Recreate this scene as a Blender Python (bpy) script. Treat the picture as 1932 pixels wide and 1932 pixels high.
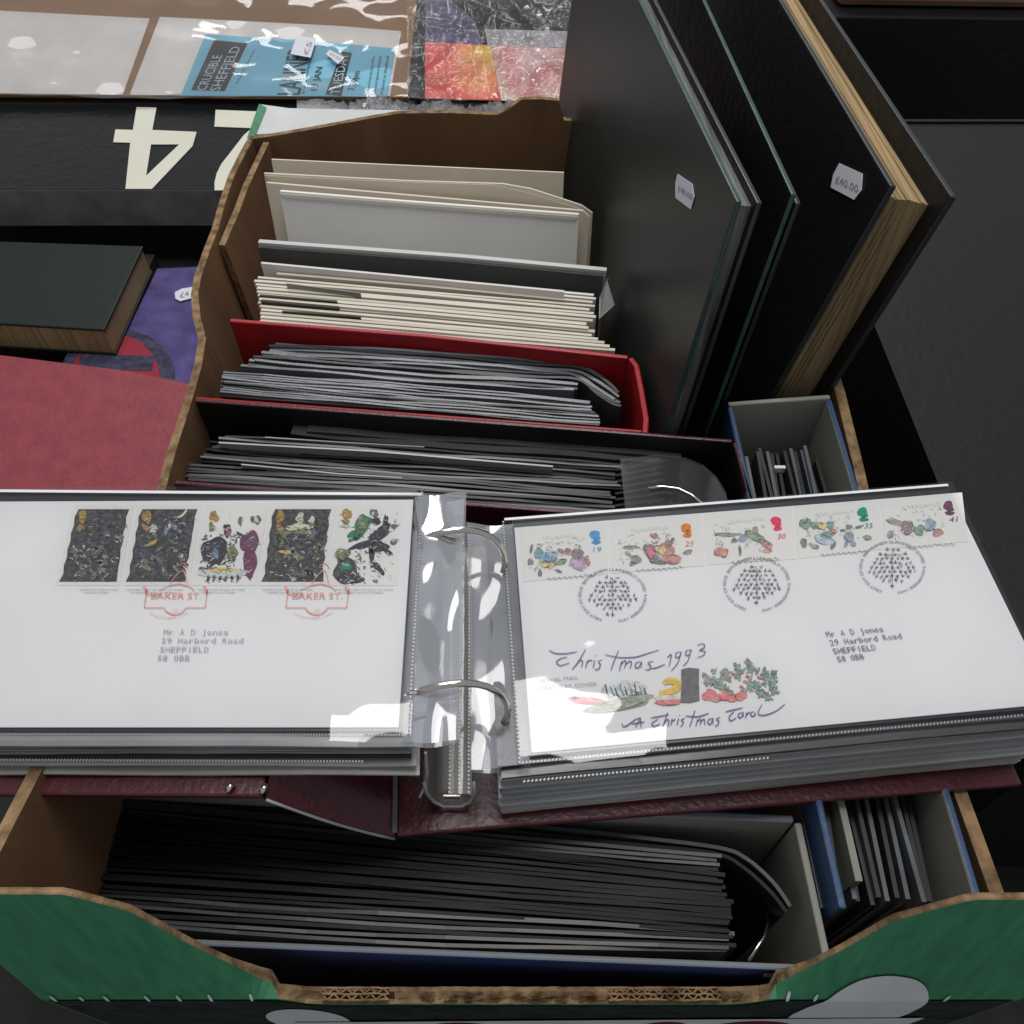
import bpy, math, random
from mathutils import Vector, Matrix, noise
from math import radians as R, sin, cos, pi
random.seed(7)
S = bpy.context.scene
COL = S.collection
for o in list(bpy.data.objects): bpy.data.objects.remove(o)

# ------------------------------------------------------------------ camera, light, exposure
PITCH, HCAM, FOC = R(52), 0.34, 1600.0          # focal length in units of a 1932 px wide picture
cam = bpy.data.cameras.new('camera'); camo = bpy.data.objects.new('camera', cam); COL.objects.link(camo)
cam.lens = 36 * FOC / 1932; cam.sensor_width = 36; cam.clip_start = 0.01; cam.clip_end = 60
camo.location = (0, 0, HCAM); camo.rotation_euler = (pi / 2 - PITCH, 0, 0)
S.camera = camo
w = bpy.data.worlds.new('World'); S.world = w; w.use_nodes = True
w.node_tree.nodes['Background'].inputs[0].default_value = (0.90, 0.94, 1.0, 1)
w.node_tree.nodes['Background'].inputs[1].default_value = 0.33
def area(name, loc, size, power, target, col=(1, 0.985, 0.965)):
    l = bpy.data.lights.new(name, 'AREA'); l.shape = 'RECTANGLE'; l.size, l.size_y = size; l.energy = power; l.color = col
    o = bpy.data.objects.new(name, l); COL.objects.link(o); o.location = loc
    o.rotation_euler = (Vector(target) - Vector(loc)).to_track_quat('-Z', 'Y').to_euler()
    return o
area('ceiling_lamp', (0.07, 0.57, 1.72), (0.74, 0.74), 17.5, (0.07, 0.57, 0))
area('ceiling_lamp_far', (-0.1, 2.42, 2.05), (1.6, 0.35), 24, (0, 0.9, 0))
S.view_settings.view_transform = 'Standard'; S.view_settings.look = 'None'
S.view_settings.exposure = 0.0; S.view_settings.gamma = 1.0
S.cycles.transparent_max_bounces = 24
S.cycles.max_bounces = 10

# ------------------------------------------------------------------ picture point -> place
CP, SP = cos(PITCH), sin(PITCH)
def ray(x, y):
    u, v = (x - 966) / FOC, (966 - y) / FOC
    return Vector((u, CP + v * SP, -SP + v * CP))
EYE = Vector((0, 0, HCAM))
def at(x, y, z=0.0):                             # where the view ray meets the level z
    d = ray(x, y); return EYE + d * ((z - HCAM) / d.z)
def onp(x, y, p, n):                             # where it meets a plane
    d = ray(x, y); return EYE + d * ((Vector(p) - EYE).dot(n) / d.dot(n))

# ------------------------------------------------------------------ materials
M = {}
def mat(name, col, rough=0.6, spec=0.4, var=0.0, vscale=40, bump=0.0, bscale=200, metal=0, col2=None, stretch=None, coat=0, detail=5, bdist=0.001):
    m = bpy.data.materials.new(name); m.use_nodes = True; nt = m.node_tree; b = nt.nodes['Principled BSDF']
    b.inputs['Base Color'].default_value = (*col, 1); b.inputs['Roughness'].default_value = rough
    b.inputs['Specular IOR Level'].default_value = spec; b.inputs['Metallic'].default_value = metal
    if coat: b.inputs['Coat Weight'].default_value = coat; b.inputs['Coat Roughness'].default_value = 0.12
    tc = nt.nodes.new('ShaderNodeTexCoord'); mp = nt.nodes.new('ShaderNodeMapping')
    nt.links.new(tc.outputs['Object'], mp.inputs[0])
    if stretch: mp.inputs['Scale'].default_value = stretch
    if var or col2:
        n = nt.nodes.new('ShaderNodeTexNoise'); n.inputs['Scale'].default_value = vscale; n.inputs['Detail'].default_value = detail
        nt.links.new(mp.outputs[0], n.inputs['Vector'])
        r = nt.nodes.new('ShaderNodeValToRGB'); r.color_ramp.elements[0].position = 0.32; r.color_ramp.elements[1].position = 0.68
        c2 = col2 or tuple(min(1, c * (1 + var)) for c in col); c1 = col if col2 else tuple(c * (1 - var) for c in col)
        r.color_ramp.elements[0].color = (*c1, 1); r.color_ramp.elements[1].color = (*c2, 1)
        nt.links.new(n.outputs['Fac'], r.inputs[0]); nt.links.new(r.outputs[0], b.inputs['Base Color'])
    if bump:
        n2 = nt.nodes.new('ShaderNodeTexNoise'); n2.inputs['Scale'].default_value = bscale; n2.inputs['Detail'].default_value = 4
        nt.links.new(mp.outputs[0], n2.inputs['Vector'])
        bp = nt.nodes.new('ShaderNodeBump'); bp.inputs['Strength'].default_value = bump; bp.inputs['Distance'].default_value = bdist
        nt.links.new(n2.outputs['Fac'], bp.inputs['Height']); nt.links.new(bp.outputs[0], b.inputs['Normal'])
    M[name] = m; return m
def film(name, haze=0.0, hcol=(0.6, 0.62, 0.66), rough=0.04, bump=0.0, bscale=30, bdist=0.004, ior=1.45, crinkle=0, cscale=60, gain=1.0, detail=2):
    m = bpy.data.materials.new(name); m.use_nodes = True; nt = m.node_tree; nt.nodes.remove(nt.nodes['Principled BSDF'])
    out = nt.nodes['Material Output']
    tr = nt.nodes.new('ShaderNodeBsdfTransparent'); gl = nt.nodes.new('ShaderNodeBsdfGlossy'); gl.inputs['Roughness'].default_value = rough
    fr = nt.nodes.new('ShaderNodeFresnel'); fr.inputs['IOR'].default_value = ior
    ml = nt.nodes.new('ShaderNodeMath'); ml.operation = 'MULTIPLY'; ml.inputs[1].default_value = gain; ml.use_clamp = True
    nt.links.new(fr.outputs[0], ml.inputs[0])
    base = tr.outputs[0]
    if haze:
        df = nt.nodes.new('ShaderNodeBsdfDiffuse'); df.inputs[0].default_value = (*hcol, 1)
        mh = nt.nodes.new('ShaderNodeMixShader'); mh.inputs[0].default_value = haze
        nt.links.new(tr.outputs[0], mh.inputs[1]); nt.links.new(df.outputs[0], mh.inputs[2]); base = mh.outputs[0]
    mx = nt.nodes.new('ShaderNodeMixShader'); nt.links.new(ml.outputs[0], mx.inputs[0])
    nt.links.new(base, mx.inputs[1]); nt.links.new(gl.outputs[0], mx.inputs[2]); nt.links.new(mx.outputs[0], out.inputs[0])
    if bump:
        tc = nt.nodes.new('ShaderNodeTexCoord'); n = nt.nodes.new('ShaderNodeTexNoise'); n.inputs['Scale'].default_value = bscale; n.inputs['Detail'].default_value = detail
        n.inputs['Distortion'].default_value = crinkle
        nt.links.new(tc.outputs['Object'], n.inputs['Vector']); h = n.outputs['Fac']
        if crinkle:
            v = nt.nodes.new('ShaderNodeTexNoise'); v.noise_type = 'RIDGED_MULTIFRACTAL'; v.inputs['Scale'].default_value = cscale; v.inputs['Detail'].default_value = 2
            mxv = nt.nodes.new('ShaderNodeMix'); mxv.data_type = 'RGBA'; mxv.inputs[0].default_value = 0.22
            nt.links.new(tc.outputs['Object'], mxv.inputs[6]); nt.links.new(n.outputs['Color'], mxv.inputs[7]); nt.links.new(mxv.outputs[2], v.inputs['Vector'])
            ad = nt.nodes.new('ShaderNodeMath'); ad.operation = 'ADD'; nt.links.new(n.outputs['Fac'], ad.inputs[0]); nt.links.new(v.outputs['Fac'], ad.inputs[1]); h = ad.outputs[0]
        bp = nt.nodes.new('ShaderNodeBump'); bp.inputs['Strength'].default_value = bump; bp.inputs['Distance'].default_value = bdist
        nt.links.new(h, bp.inputs['Height']); nt.links.new(bp.outputs[0], gl.inputs['Normal']); nt.links.new(bp.outputs[0], fr.inputs['Normal'])
    M[name] = m; return m

mat('cloth', (0.012, 0.011, 0.011), 0.8, var=0.4, bump=0.4, bscale=500)
mat('card_in', (0.185, 0.10, 0.052), 0.85, 0.2, var=0.22, vscale=26, bump=0.25, bscale=260, stretch=(1, 1, 0.25))
mat('card_edge', (0.23, 0.15, 0.082), 0.9, 0.1, var=0.5, vscale=150, bump=0.6, bscale=500)
mat('card_core', (0.06, 0.035, 0.018), 0.95, 0.1)
mat('card_green', (0.06, 0.26, 0.13), 0.5, 0.4, var=0.14, vscale=260, bump=0.35, bscale=260, stretch=(1, 1, 0.05))
mat('card_white', (0.72, 0.73, 0.73), 0.6, 0.3, var=0.05, bump=0.1, bscale=150)
mat('card_shade', (0.02, 0.03, 0.025), 0.6, 0.3, var=0.5, vscale=130)  # green-black card colour with the shade below the fold painted in
mat('print_red', (0.25, 0.012, 0.02), 0.5)
mat('burgundy', (0.075, 0.012, 0.018), 0.33, 0.5, var=0.25, vscale=60, bump=0.25, bscale=420)
mat('black_vinyl', (0.009, 0.008, 0.009), 0.42, 0.4, bump=0.2, bscale=500)
mat('red_vinyl', (0.36, 0.012, 0.016), 0.42, 0.45, var=0.12, bump=0.2, bscale=400)
mat('blue_vinyl', (0.035, 0.075, 0.17), 0.42, 0.45, var=0.15, bump=0.25, bscale=400)
mat('navy_vinyl', (0.02, 0.042, 0.13), 0.42, 0.45, var=0.15, bump=0.25, bscale=400)
mat('grey_lining', (0.30, 0.30, 0.26), 0.6, 0.3, var=0.08, vscale=30, bump=0.15, bscale=60)
mat('lining_edge', (0.17, 0.19, 0.22), 0.5, 0.3)
mat('sleeve', (0.125, 0.135, 0.15), 0.3, 0.5, var=0.35, vscale=35, bump=0.14, bscale=45, stretch=(0.4, 1, 1))
mat('sleeve_dark', (0.042, 0.044, 0.045), 0.36, 0.35, var=0.35, vscale=35, bump=0.14, bscale=45, stretch=(0.4, 1, 1))
mat('sleeve_black_shaded', (0.017, 0.018, 0.0185), 0.5, 0.14, var=0.45, vscale=35, bump=0.14, bscale=45, stretch=(0.4, 1, 1))  # blackened copy of the sleeve plastic; shade over the front pages painted in
mat('sleeve_pale', (0.40, 0.40, 0.37), 0.35, 0.5, var=0.15, vscale=30, bump=0.3, bscale=60)
mat('film_edge', (0.36, 0.37, 0.375), 0.25, 0.5, var=0.4, vscale=22, bump=0.35, bscale=70, stretch=(0.3, 1, 1))
mat('film_edge_dark', (0.075, 0.08, 0.082), 0.25, 0.5, var=0.4, vscale=22, bump=0.35, bscale=70, stretch=(0.3, 1, 1))
mat('seam', (0.85, 0.86, 0.88), 0.25, 0.6)
mat('seam_dim', (0.42, 0.43, 0.44), 0.3, 0.5)
mat('black_card', (0.018, 0.02, 0.025), 0.3, 0.5)
mat('paper', (0.79, 0.795, 0.81), 0.65, 0.25, var=0.02, vscale=22, bump=0.06, bscale=40)
mat('stamp_paper', (0.765, 0.765, 0.745), 0.6, 0.25)
mat('cream', (0.66, 0.62, 0.53), 0.75, 0.2, var=0.05, vscale=30, bump=0.1, bscale=60)
mat('cream_b', (0.58, 0.52, 0.42), 0.75, 0.2, var=0.07, vscale=30, bump=0.1, bscale=60)
mat('cream_c', (0.72, 0.68, 0.66), 0.75, 0.2, var=0.05, vscale=30)
mat('white_env', (0.80, 0.775, 0.74), 0.7, 0.2, var=0.03, vscale=18, bump=0.4, bscale=9, bdist=0.004)
mat('env_tan', (0.68, 0.60, 0.48), 0.75, 0.2, var=0.05, vscale=18, bump=0.1, bscale=25)
mat('olive', (0.035, 0.032, 0.018), 0.6, 0.3)
mat('divider_grey', (0.075, 0.075, 0.073), 0.5, 0.35, var=0.15, vscale=20)
mat('divider_edge', (0.52, 0.52, 0.50), 0.4, 0.4)
mat('album_green', (0.021, 0.028, 0.0255), 0.40, 0.42, var=0.15, vscale=12, bump=0.12, bscale=420)
mat('album_edge', (0.020, 0.058, 0.050), 0.36, 0.5, var=0.3, vscale=120)
mat('album_black', (0.007, 0.007, 0.008), 0.45, 0.35, bump=0.6, bscale=120)
mat('album_black_edge', (0.02, 0.024, 0.024), 0.35, 0.5)
mat('leaf_grey', (0.13, 0.13, 0.13), 0.5, 0.3, var=0.5, vscale=240, stretch=(1, 0.05, 0.05))
mat('leaf_tan', (0.31, 0.22, 0.115), 0.8, 0.2, var=0.3, vscale=330, stretch=(1, 0.012, 0.012), bump=0.25, bscale=300)
mat('tag_white', (0.70, 0.71, 0.76), 0.5, 0.3)
mat('tag_ink', (0.25, 0.25, 0.3), 0.6)
mat('metal', (0.72, 0.67, 0.62), 0.12, 0.5, metal=1)
mat('dull_grey', (0.16, 0.16, 0.155), 0.35, 0.5)
mat('sign_black', (0.010, 0.011, 0.012), 0.22, 0.3, bump=0.55, bscale=90, bdist=0.002)
mat('sign_side', (0.14, 0.137, 0.13), 0.7, 0.3, var=0.2)
mat('sign_cream', (0.70, 0.69, 0.58), 0.5, 0.3, var=0.04, vscale=12)
mat('dark_brown', (0.022, 0.017, 0.013), 0.7, 0.2, var=0.4, vscale=14)
mat('brown_card', (0.30, 0.165, 0.075), 0.7, 0.3, var=0.15, vscale=7)
mat('pale_card', (0.78, 0.75, 0.73), 0.6, 0.3, var=0.04)
mat('cyan_print', (0.20, 0.50, 0.66), 0.5, 0.3, var=0.04)
mat('ink', (0.018, 0.018, 0.02), 0.5)
mat('ink_grey', (0.40, 0.40, 0.43), 0.6)
mat('ink_mid', (0.16, 0.16, 0.19), 0.6)
mat('ink_violet', (0.17, 0.14, 0.30), 0.6)
mat('ink_red', (0.80, 0.36, 0.31), 0.6)
mat('purple', (0.085, 0.065, 0.20), 0.75, 0.25, var=0.3, vscale=45, bump=0.2, bscale=200)
mat('violet_dark', (0.05, 0.05, 0.09), 0.75, 0.2, var=0.5, vscale=120)
mat('disc_red', (0.30, 0.03, 0.05), 0.7, 0.2, var=0.1)
mat('red_cover', (0.27, 0.045, 0.06), 0.5, 0.4, var=0.12, vscale=70, bump=0.7, bscale=230)
mat('green_cover', (0.005, 0.012, 0.008), 0.5, 0.4)
mat('wood_brown', (0.22, 0.115, 0.07), 0.6, 0.3, var=0.2, vscale=10)
for k, c in dict(gold=(0.42, 0.25, 0.06), night=(0.055, 0.05, 0.065), skyblue=(0.10, 0.33, 0.62), orange=(0.72, 0.22, 0.03), rose=(0.75, 0.05, 0.13), teal=(0.02, 0.27, 0.20),
                 plum=(0.17, 0.06, 0.12), lilac=(0.45, 0.28, 0.50), leaf=(0.06, 0.22, 0.12), yellow=(0.72, 0.52, 0.12), brick=(0.48, 0.13, 0.10), steel=(0.20, 0.28, 0.42), pale_blue=(0.45, 0.58, 0.70),
                 bone=(0.66, 0.64, 0.52), drab=(0.22, 0.24, 0.14), red_ink=(0.72, 0.06, 0.06), grey_ink=(0.17, 0.16, 0.17), mist=(0.56, 0.60, 0.60)).items():
    mat('p_' + k, c, 0.6, 0.25, var=0.18, vscale=500)
mat('night_mottle', (0.034, 0.032, 0.040), 0.6, 0.25, vscale=520, col2=(0.115, 0.112, 0.118), detail=3)
for k in list(M):
    if k.startswith('p_'):
        c = M[k].node_tree.nodes['Color Ramp'].color_ramp.elements; c = [(c[0].color[j] + c[1].color[j]) / 2 for j in range(3)]
        mat('q_' + k[2:], tuple(0.72 * c[j] + 0.28 * 0.75 for j in range(3)), 0.6, 0.25, var=0.22, vscale=420)
film('clear_film', rough=0.025, bump=0.15, bscale=16, bdist=0.01, gain=1.7)
film('gutter_film', haze=0.29, hcol=(0.62, 0.65, 0.72), rough=0.06, bump=0.5, bscale=20, bdist=0.006, ior=1.6, gain=1.3, detail=0.3)  # blue-grey haze: stacked film layers plus ceiling reflection painted into the colour
film('lifter_film', haze=0.28, hcol=(0.42, 0.42, 0.38), rough=0.08, bump=0.2, bscale=60, bdist=0.003, ior=1.5)
film('tab_film', haze=0.02, hcol=(0.5, 0.53, 0.55), rough=0.1, ior=1.3)
film('crinkle_film', haze=0.04, hcol=(0.75, 0.75, 0.77), rough=0.05, bump=0.5, bscale=30, bdist=0.006, crinkle=2.2, cscale=26, ior=1.5, gain=1.3)
film('wrap_film', haze=0.5, hcol=(0.8, 0.8, 0.82), rough=0.14, bump=1.0, bscale=60, bdist=0.008, crinkle=2.5, cscale=80, ior=1.6, gain=1.8)
film('soft_film', haze=0.10, hcol=(0.75, 0.73, 0.72), rough=0.07, bump=0.42, bscale=9, bdist=0.02, crinkle=0.6, cscale=6, ior=1.45)
# full-colour print of the wrapped magazine: blotches of yellow, orange, red and pink ink
def ink_clouds(name, cols, scale, stretch=(1, 1, 1), seed=0.0):
    m = mat(name, (0.5, 0.5, 0.5), 0.35, 0.4); nt = m.node_tree; b = nt.nodes['Principled BSDF']
    tc = nt.nodes.new('ShaderNodeTexCoord'); mp = nt.nodes.new('ShaderNodeMapping'); mp.inputs['Scale'].default_value = stretch; mp.inputs['Location'].default_value = (seed, seed, 0)
    n = nt.nodes.new('ShaderNodeTexNoise'); n.inputs['Scale'].default_value = scale; n.inputs['Detail'].default_value = 3
    r = nt.nodes.new('ShaderNodeValToRGB'); cr = r.color_ramp
    while len(cr.elements) < len(cols): cr.elements.new(0.5)
    for i, c in enumerate(cols):
        cr.elements[i].position = 0.3 + 0.4 * i / (len(cols) - 1); cr.elements[i].color = (*c, 1)
    nt.links.new(tc.outputs['Object'], mp.inputs[0]); nt.links.new(mp.outputs[0], n.inputs['Vector']); nt.links.new(n.outputs['Fac'], r.inputs[0]); nt.links.new(r.outputs[0], b.inputs['Base Color'])
ink_clouds('ink_fire', [(0.85, 0.70, 0.14), (0.85, 0.36, 0.10), (0.80, 0.12, 0.09), (0.68, 0.12, 0.14)], 7, (1, 1.6, 1), 3.3)
ink_clouds('ink_pink', [(0.70, 0.32, 0.30), (0.75, 0.66, 0.52), (0.66, 0.24, 0.24), (0.76, 0.58, 0.58)], 9)
ink_clouds('ink_dusk', [(0.05, 0.06, 0.12), (0.12, 0.10, 0.22), (0.20, 0.10, 0.20)], 6)

# ------------------------------------------------------------------ mesh helpers
class MB:
    def __init__(s): s.v, s.f, s.m = [], [], []
    def add(s, verts, faces, mi=0):
        b = len(s.v); s.v += [Vector(p) for p in verts]
        for i, f in enumerate(faces):
            s.f.append([b + k for k in f]); s.m.append(mi[i] if isinstance(mi, (list, tuple)) else mi)
        return s
    def obox(s, o, u, v, w_, mi=0):             # box from a corner and three edge vectors; mi may list -w,+w,-v,+u,+v,-u
        o, u, v, w_ = map(Vector, (o, u, v, w_))
        p = [o, o + u, o + u + v, o + v]; p += [q + w_ for q in p]
        F = [(0, 3, 2, 1), (4, 5, 6, 7), (0, 1, 5, 4), (1, 2, 6, 5), (2, 3, 7, 6), (3, 0, 4, 7)]
        if u.cross(v).dot(w_) < 0: F = [f[::-1] for f in F]
        return s.add(p, F, mi)
    def slab(s, pts, off, mi=0, mside=None):    # n-gon pushed along an offset vector
        pts = [Vector(p) for p in pts]; off = Vector(off); n = len(pts)
        nrm = Vector((0, 0, 0))
        for i in range(n): nrm += pts[i].cross(pts[(i + 1) % n])
        if nrm.dot(off) > 0: pts = pts[::-1]
        v = pts + [p + off for p in pts]
        F = [tuple(range(n)), tuple(range(2 * n - 1, n - 1, -1))] + [(i, i + n, (i + 1) % n + n, (i + 1) % n) for i in range(n)]
        ms = mi if mside is None else mside
        return s.add(v, F, [mi, mi] + [ms] * n)
    def wall(s, path, ztop, zbot, th, mi=0, mtop=None, path_bot=None):   # solid standing along an xy path; th pushes to the left normal
        n = len(path); P = [Vector((p[0], p[1], 0)) for p in path]
        PB = P if path_bot is None else [Vector((p[0], p[1], 0)) for p in path_bot]
        zt = ztop if isinstance(ztop, (list, tuple)) else [ztop] * n; zb = zbot if isinstance(zbot, (list, tuple)) else [zbot] * n
        def nor(Q, i):
            d = Q[min(i + 1, n - 1)] - Q[max(i - 1, 0)]; d.normalize(); return Vector((-d.y, d.x, 0)) * th
        v = []
        for i in range(n):
            a, b = P[i], PB[i]
            v += [a + Vector((0, 0, zt[i])), a + nor(P, i) + Vector((0, 0, zt[i])), b + nor(PB, i) + Vector((0, 0, zb[i])), b + Vector((0, 0, zb[i]))]
        F, mm = [], []; mt = mi if mtop is None else mtop
        for i in range(n - 1):
            for k in range(4):
                F.append((4 * i + k, 4 * i + (k + 1) % 4, 4 * i + 4 + (k + 1) % 4, 4 * i + 4 + k)); mm.append(mt if k == 0 else mi)
        F += [(3, 2, 1, 0), (4 * n - 4, 4 * n - 3, 4 * n - 2, 4 * n - 1)]; mm += [mt, mt]
        if th < 0: F = [f[::-1] for f in F]
        return s.add(v, F, mm)
    def tube(s, pts, r, seg=8, mi=0, closed=False):
        pts = [Vector(p) for p in pts]; n = len(pts); v = []
        for i, p in enumerate(pts):
            d = (pts[(i + 1) % n] - pts[i - 1]) if closed else (pts[min(i + 1, n - 1)] - pts[max(i - 1, 0)])
            q = d.normalized().to_track_quat('Z', 'Y'); rr = r[i] if isinstance(r, (list, tuple)) else r
            v += [p + q @ Vector((cos(2 * pi * k / seg) * rr, sin(2 * pi * k / seg) * rr, 0)) for k in range(seg)]
        F = [(i * seg + k, i * seg + (k + 1) % seg, ((i + 1) % n) * seg + (k + 1) % seg, ((i + 1) % n) * seg + k) for i in range(n if closed else n - 1) for k in range(seg)]
        if not closed: F += [tuple(range(seg))[::-1], tuple(range((n - 1) * seg, n * seg))]
        return s.add(v, F, mi)
    def grid(s, fn, nu, nv, mi=0):
        v = [fn(i / nu, j / nv) for j in range(nv + 1) for i in range(nu + 1)]
        F = [(j * (nu + 1) + i, j * (nu + 1) + i + 1, (j + 1) * (nu + 1) + i + 1, (j + 1) * (nu + 1) + i) for j in range(nv) for i in range(nu)]
        return s.add(v, F, mi)
    def ribbon(s, pts, wd, up=Vector((0, 0, 1)), mi=0):   # flat pen stroke
        pts = [Vector(p) for p in pts]; n = len(pts); v = []
        for i, p in enumerate(pts):
            d = pts[min(i + 1, n - 1)] - pts[max(i - 1, 0)]; q = up.cross(d); q.normalize()
            ww = wd * (0.55 + 0.45 * sin(pi * (i + 0.6) / (n + 0.2)))
            v += [p - q * ww / 2, p + q * ww / 2]
        return s.add(v, [(2 * i, 2 * i + 2, 2 * i + 3, 2 * i + 1) for i in range(n - 1)], mi)
    def build(s, name, mats, parent=None, smooth=False, bevel=0, root=None):
        base = Vector((0, 0, 0))
        q = parent
        while q is not None: base += q.location; q = q.parent
        loc = Vector((0, 0, 0))
        if parent is None:
            xs = [p for p in s.v]; loc = Vector((sum(p.x for p in xs) / len(xs), sum(p.y for p in xs) / len(xs), min(p.z for p in xs)))
        me = bpy.data.meshes.new(name); me.from_pydata([p - base - loc for p in s.v], [], s.f)
        for mm in (mats if isinstance(mats, (list, tuple)) else [mats]): me.materials.append(M[mm])
        for i, p in enumerate(me.polygons): p.material_index = s.m[i]; p.use_smooth = smooth
        me.update(); me.validate()
        o = bpy.data.objects.new(name, me); COL.objects.link(o); o.location = loc
        if parent: o.parent = parent
        if bevel:
            b = o.modifiers.new('bevel', 'BEVEL'); b.width = bevel; b.segments = 2; b.limit_method = 'ANGLE'; b.angle_limit = R(40)
        return o
def tag(o, label, cat, group=None):
    o['label'] = label; o['category'] = cat
    if group: o['group'] = group
    return o
def thing(name, label, cat, loc, group=None):
    o = bpy.data.objects.new(name, None); COL.objects.link(o); o.location = loc; o.empty_display_size = 0.02
    return tag(o, label, cat, group)
_fc = {}
def glyphs(txt):                                # text -> flat verts/faces, width (unit height letters)
    if txt in _fc: return _fc[txt]
    c = bpy.data.curves.new('t', 'FONT'); c.body = txt; c.size = 1.0; c.resolution_u = 2
    o = bpy.data.objects.new('t', c); COL.objects.link(o)
    dg = bpy.context.evaluated_depsgraph_get(); me = bpy.data.meshes.new_from_object(o.evaluated_get(dg))
    v = [(p.co.x, p.co.y) for p in me.vertices]; f = [tuple(p.vertices) for p in me.polygons]
    bpy.data.objects.remove(o); bpy.data.curves.remove(c); bpy.data.meshes.remove(me)
    xs = [p[0] for p in v] or [0]; _fc[txt] = (v, f, min(xs), max(xs)); return _fc[txt]
def text(mb, txt, fn, mi=0):                    # fn(s in 0..1 along the line, t in cap heights) -> point
    v, f, a, b = glyphs(txt)
    mb.add([fn((x - a) / (b - a), y / 0.72) for x, y in v], f, mi)
def mono(mb, txt, fn, mi=0):                    # typewriter spacing
    n = len(txt)
    for i, ch in enumerate(txt):
        if ch == ' ': continue
        v, f, a, b = glyphs(ch); wd = b - a; k = min(0.62, wd)
        mb.add([fn((i + 0.5 + (x - (a + b) / 2) / max(wd, 0.3) * (0.78 if wd > 0.3 else 0.5)) / n, y / 0.72) for x, y in v], f, mi)

# ------------------------------------------------------------------ tabletop
tb = MB().obox((-1.6, -0.6, -0.29), (3.4, 0, 0), (0, 3.4, 0), (0, 0, 0.045)).build('tabletop', 'cloth'); tb['kind'] = 'structure'

# ------------------------------------------------------------------ the cardboard box
ZF = -0.24
box = thing('cardboard_box', 'green printed fruit box with torn brown edges holding the albums and envelopes', 'cardboard box', (0, 0.37, -0.245))
A = Vector((-0.2038, 0.6328)); bd = Vector((0.254, 0.0277)).normalized(); bn = Vector((-bd.y, bd.x))
def onback(x, y, off=0.0):
    p = A + bn * off; return onp(x, y, (p.x, p.y, 0), Vector((bn.x, bn.y, 0)))
prof = [(468, 263), (520, 256), (600, 242), (690, 225), (752, 214), (850, 213), (937, 217), (958, 207), (984, 188), (1020, 187), (1054, 190), (1061, 214), (1064, 227), (1100, 229)]
bp = [onback(*p) for p in prof]
bend = A + bd * 0.40
pts = bp + [Vector((bend.x, bend.y, bp[-1].z)), Vector((bend.x, bend.y, ZF)), Vector((A.x, A.y, ZF))]
MB().slab(pts, Vector((bn.x, bn.y, 0)) * 0.0045, 0, 1).build('back_panel', ['card_in', 'card_edge'], box)
LA = R(58); fnm = Vector((-bn.x * cos(LA), -bn.y * cos(LA), sin(LA)))   # flap folded outwards, leaning back
def onflap(x, y, lift=0.0):
    p = A + bn * 0.0062; return onp(x, y, Vector((p.x, p.y, 0)) + fnm * lift, fnm)
hp = A + bn * 0.0062; hq = hp + bd * 0.25
fl = [Vector((hp.x, hp.y, 0)), onflap(493, 197), onflap(545, 204), onflap(640, 206), onflap(768, 208), Vector((hq.x, hq.y, 0))]
MB().slab(fl, fnm * -0.003, 0).build('white_flap', 'card_white', box)
fg = [onflap(*p, 0.0005) for p in [(466, 261), (489, 196), (503, 203), (480, 260)]]
MB().slab(fg, fnm * 0.0004, 0).build('green_stripe', 'card_green', box)
# left wall: outer layer with a wavy torn top, inner layer over its far half
lpx = [(466, 263), (450, 292), (430, 332), (412, 385), (400, 430), (384, 470), (366, 522), (360, 556), (364, 600), (374, 640), (366, 690), (350, 745), (334, 795), (316, 850), (302, 900)]
lp = [at(*p) for p in lpx]; lp = [Vector((p.x, p.y)) for p in lp]
lz = [0.0] * len(lp)
lp += [Vector((-0.177, 0.245)), Vector((-0.172, 0.20)), Vector((-0.170, 0.14)), Vector((-0.1695, 0.071))]; lz += [0.012, 0.042, 0.042, 0.06]
lb = [Vector((-0.200 + (0.635 - p.y) * 0.055, p.y)) for p in lp]
MB().wall(lp, lz, ZF, 0.0046, 0, 1, lb).build('side_panel', ['card_in', 'card_edge'], box)
ip = [at(*p) for p in [(492, 268), (470, 310), (452, 352), (434, 392), (418, 432), (404, 452)]]
ip = [Vector((p.x + 0.002, p.y)) for p in ip]; ib = [Vector((-0.1925 + (0.635 - p.y) * 0.055, p.y)) for p in ip]
MB().wall(ip, [0, -0.001, 0.0, -0.002, -0.001, -0.004], ZF, 0.0045, 0, 1, ib).build('inner_flap', ['card_in', 'card_edge'], box)
# right wall
rp = [Vector((0.2, 0.676)), Vector((0.196, 0.52)), Vector((0.1905, 0.3526)), Vector((0.1885, 0.30)), Vector((0.1865, 0.26)), Vector((0.1862, 0.16)), Vector((0.1858, 0.071))]
MB().wall(rp, [0, -0.002, 0.0, -0.003, -0.006, -0.006, 0.0], ZF, -0.0055, 0, 1).build('side_panel', ['card_in', 'card_edge'], box)
MB().obox((-0.19, 0.06, -0.2445), (0.38, 0, 0), (0.005, 0.60, 0), (0, 0, 0.004)).build('floor_panel', 'card_in', box)
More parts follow.
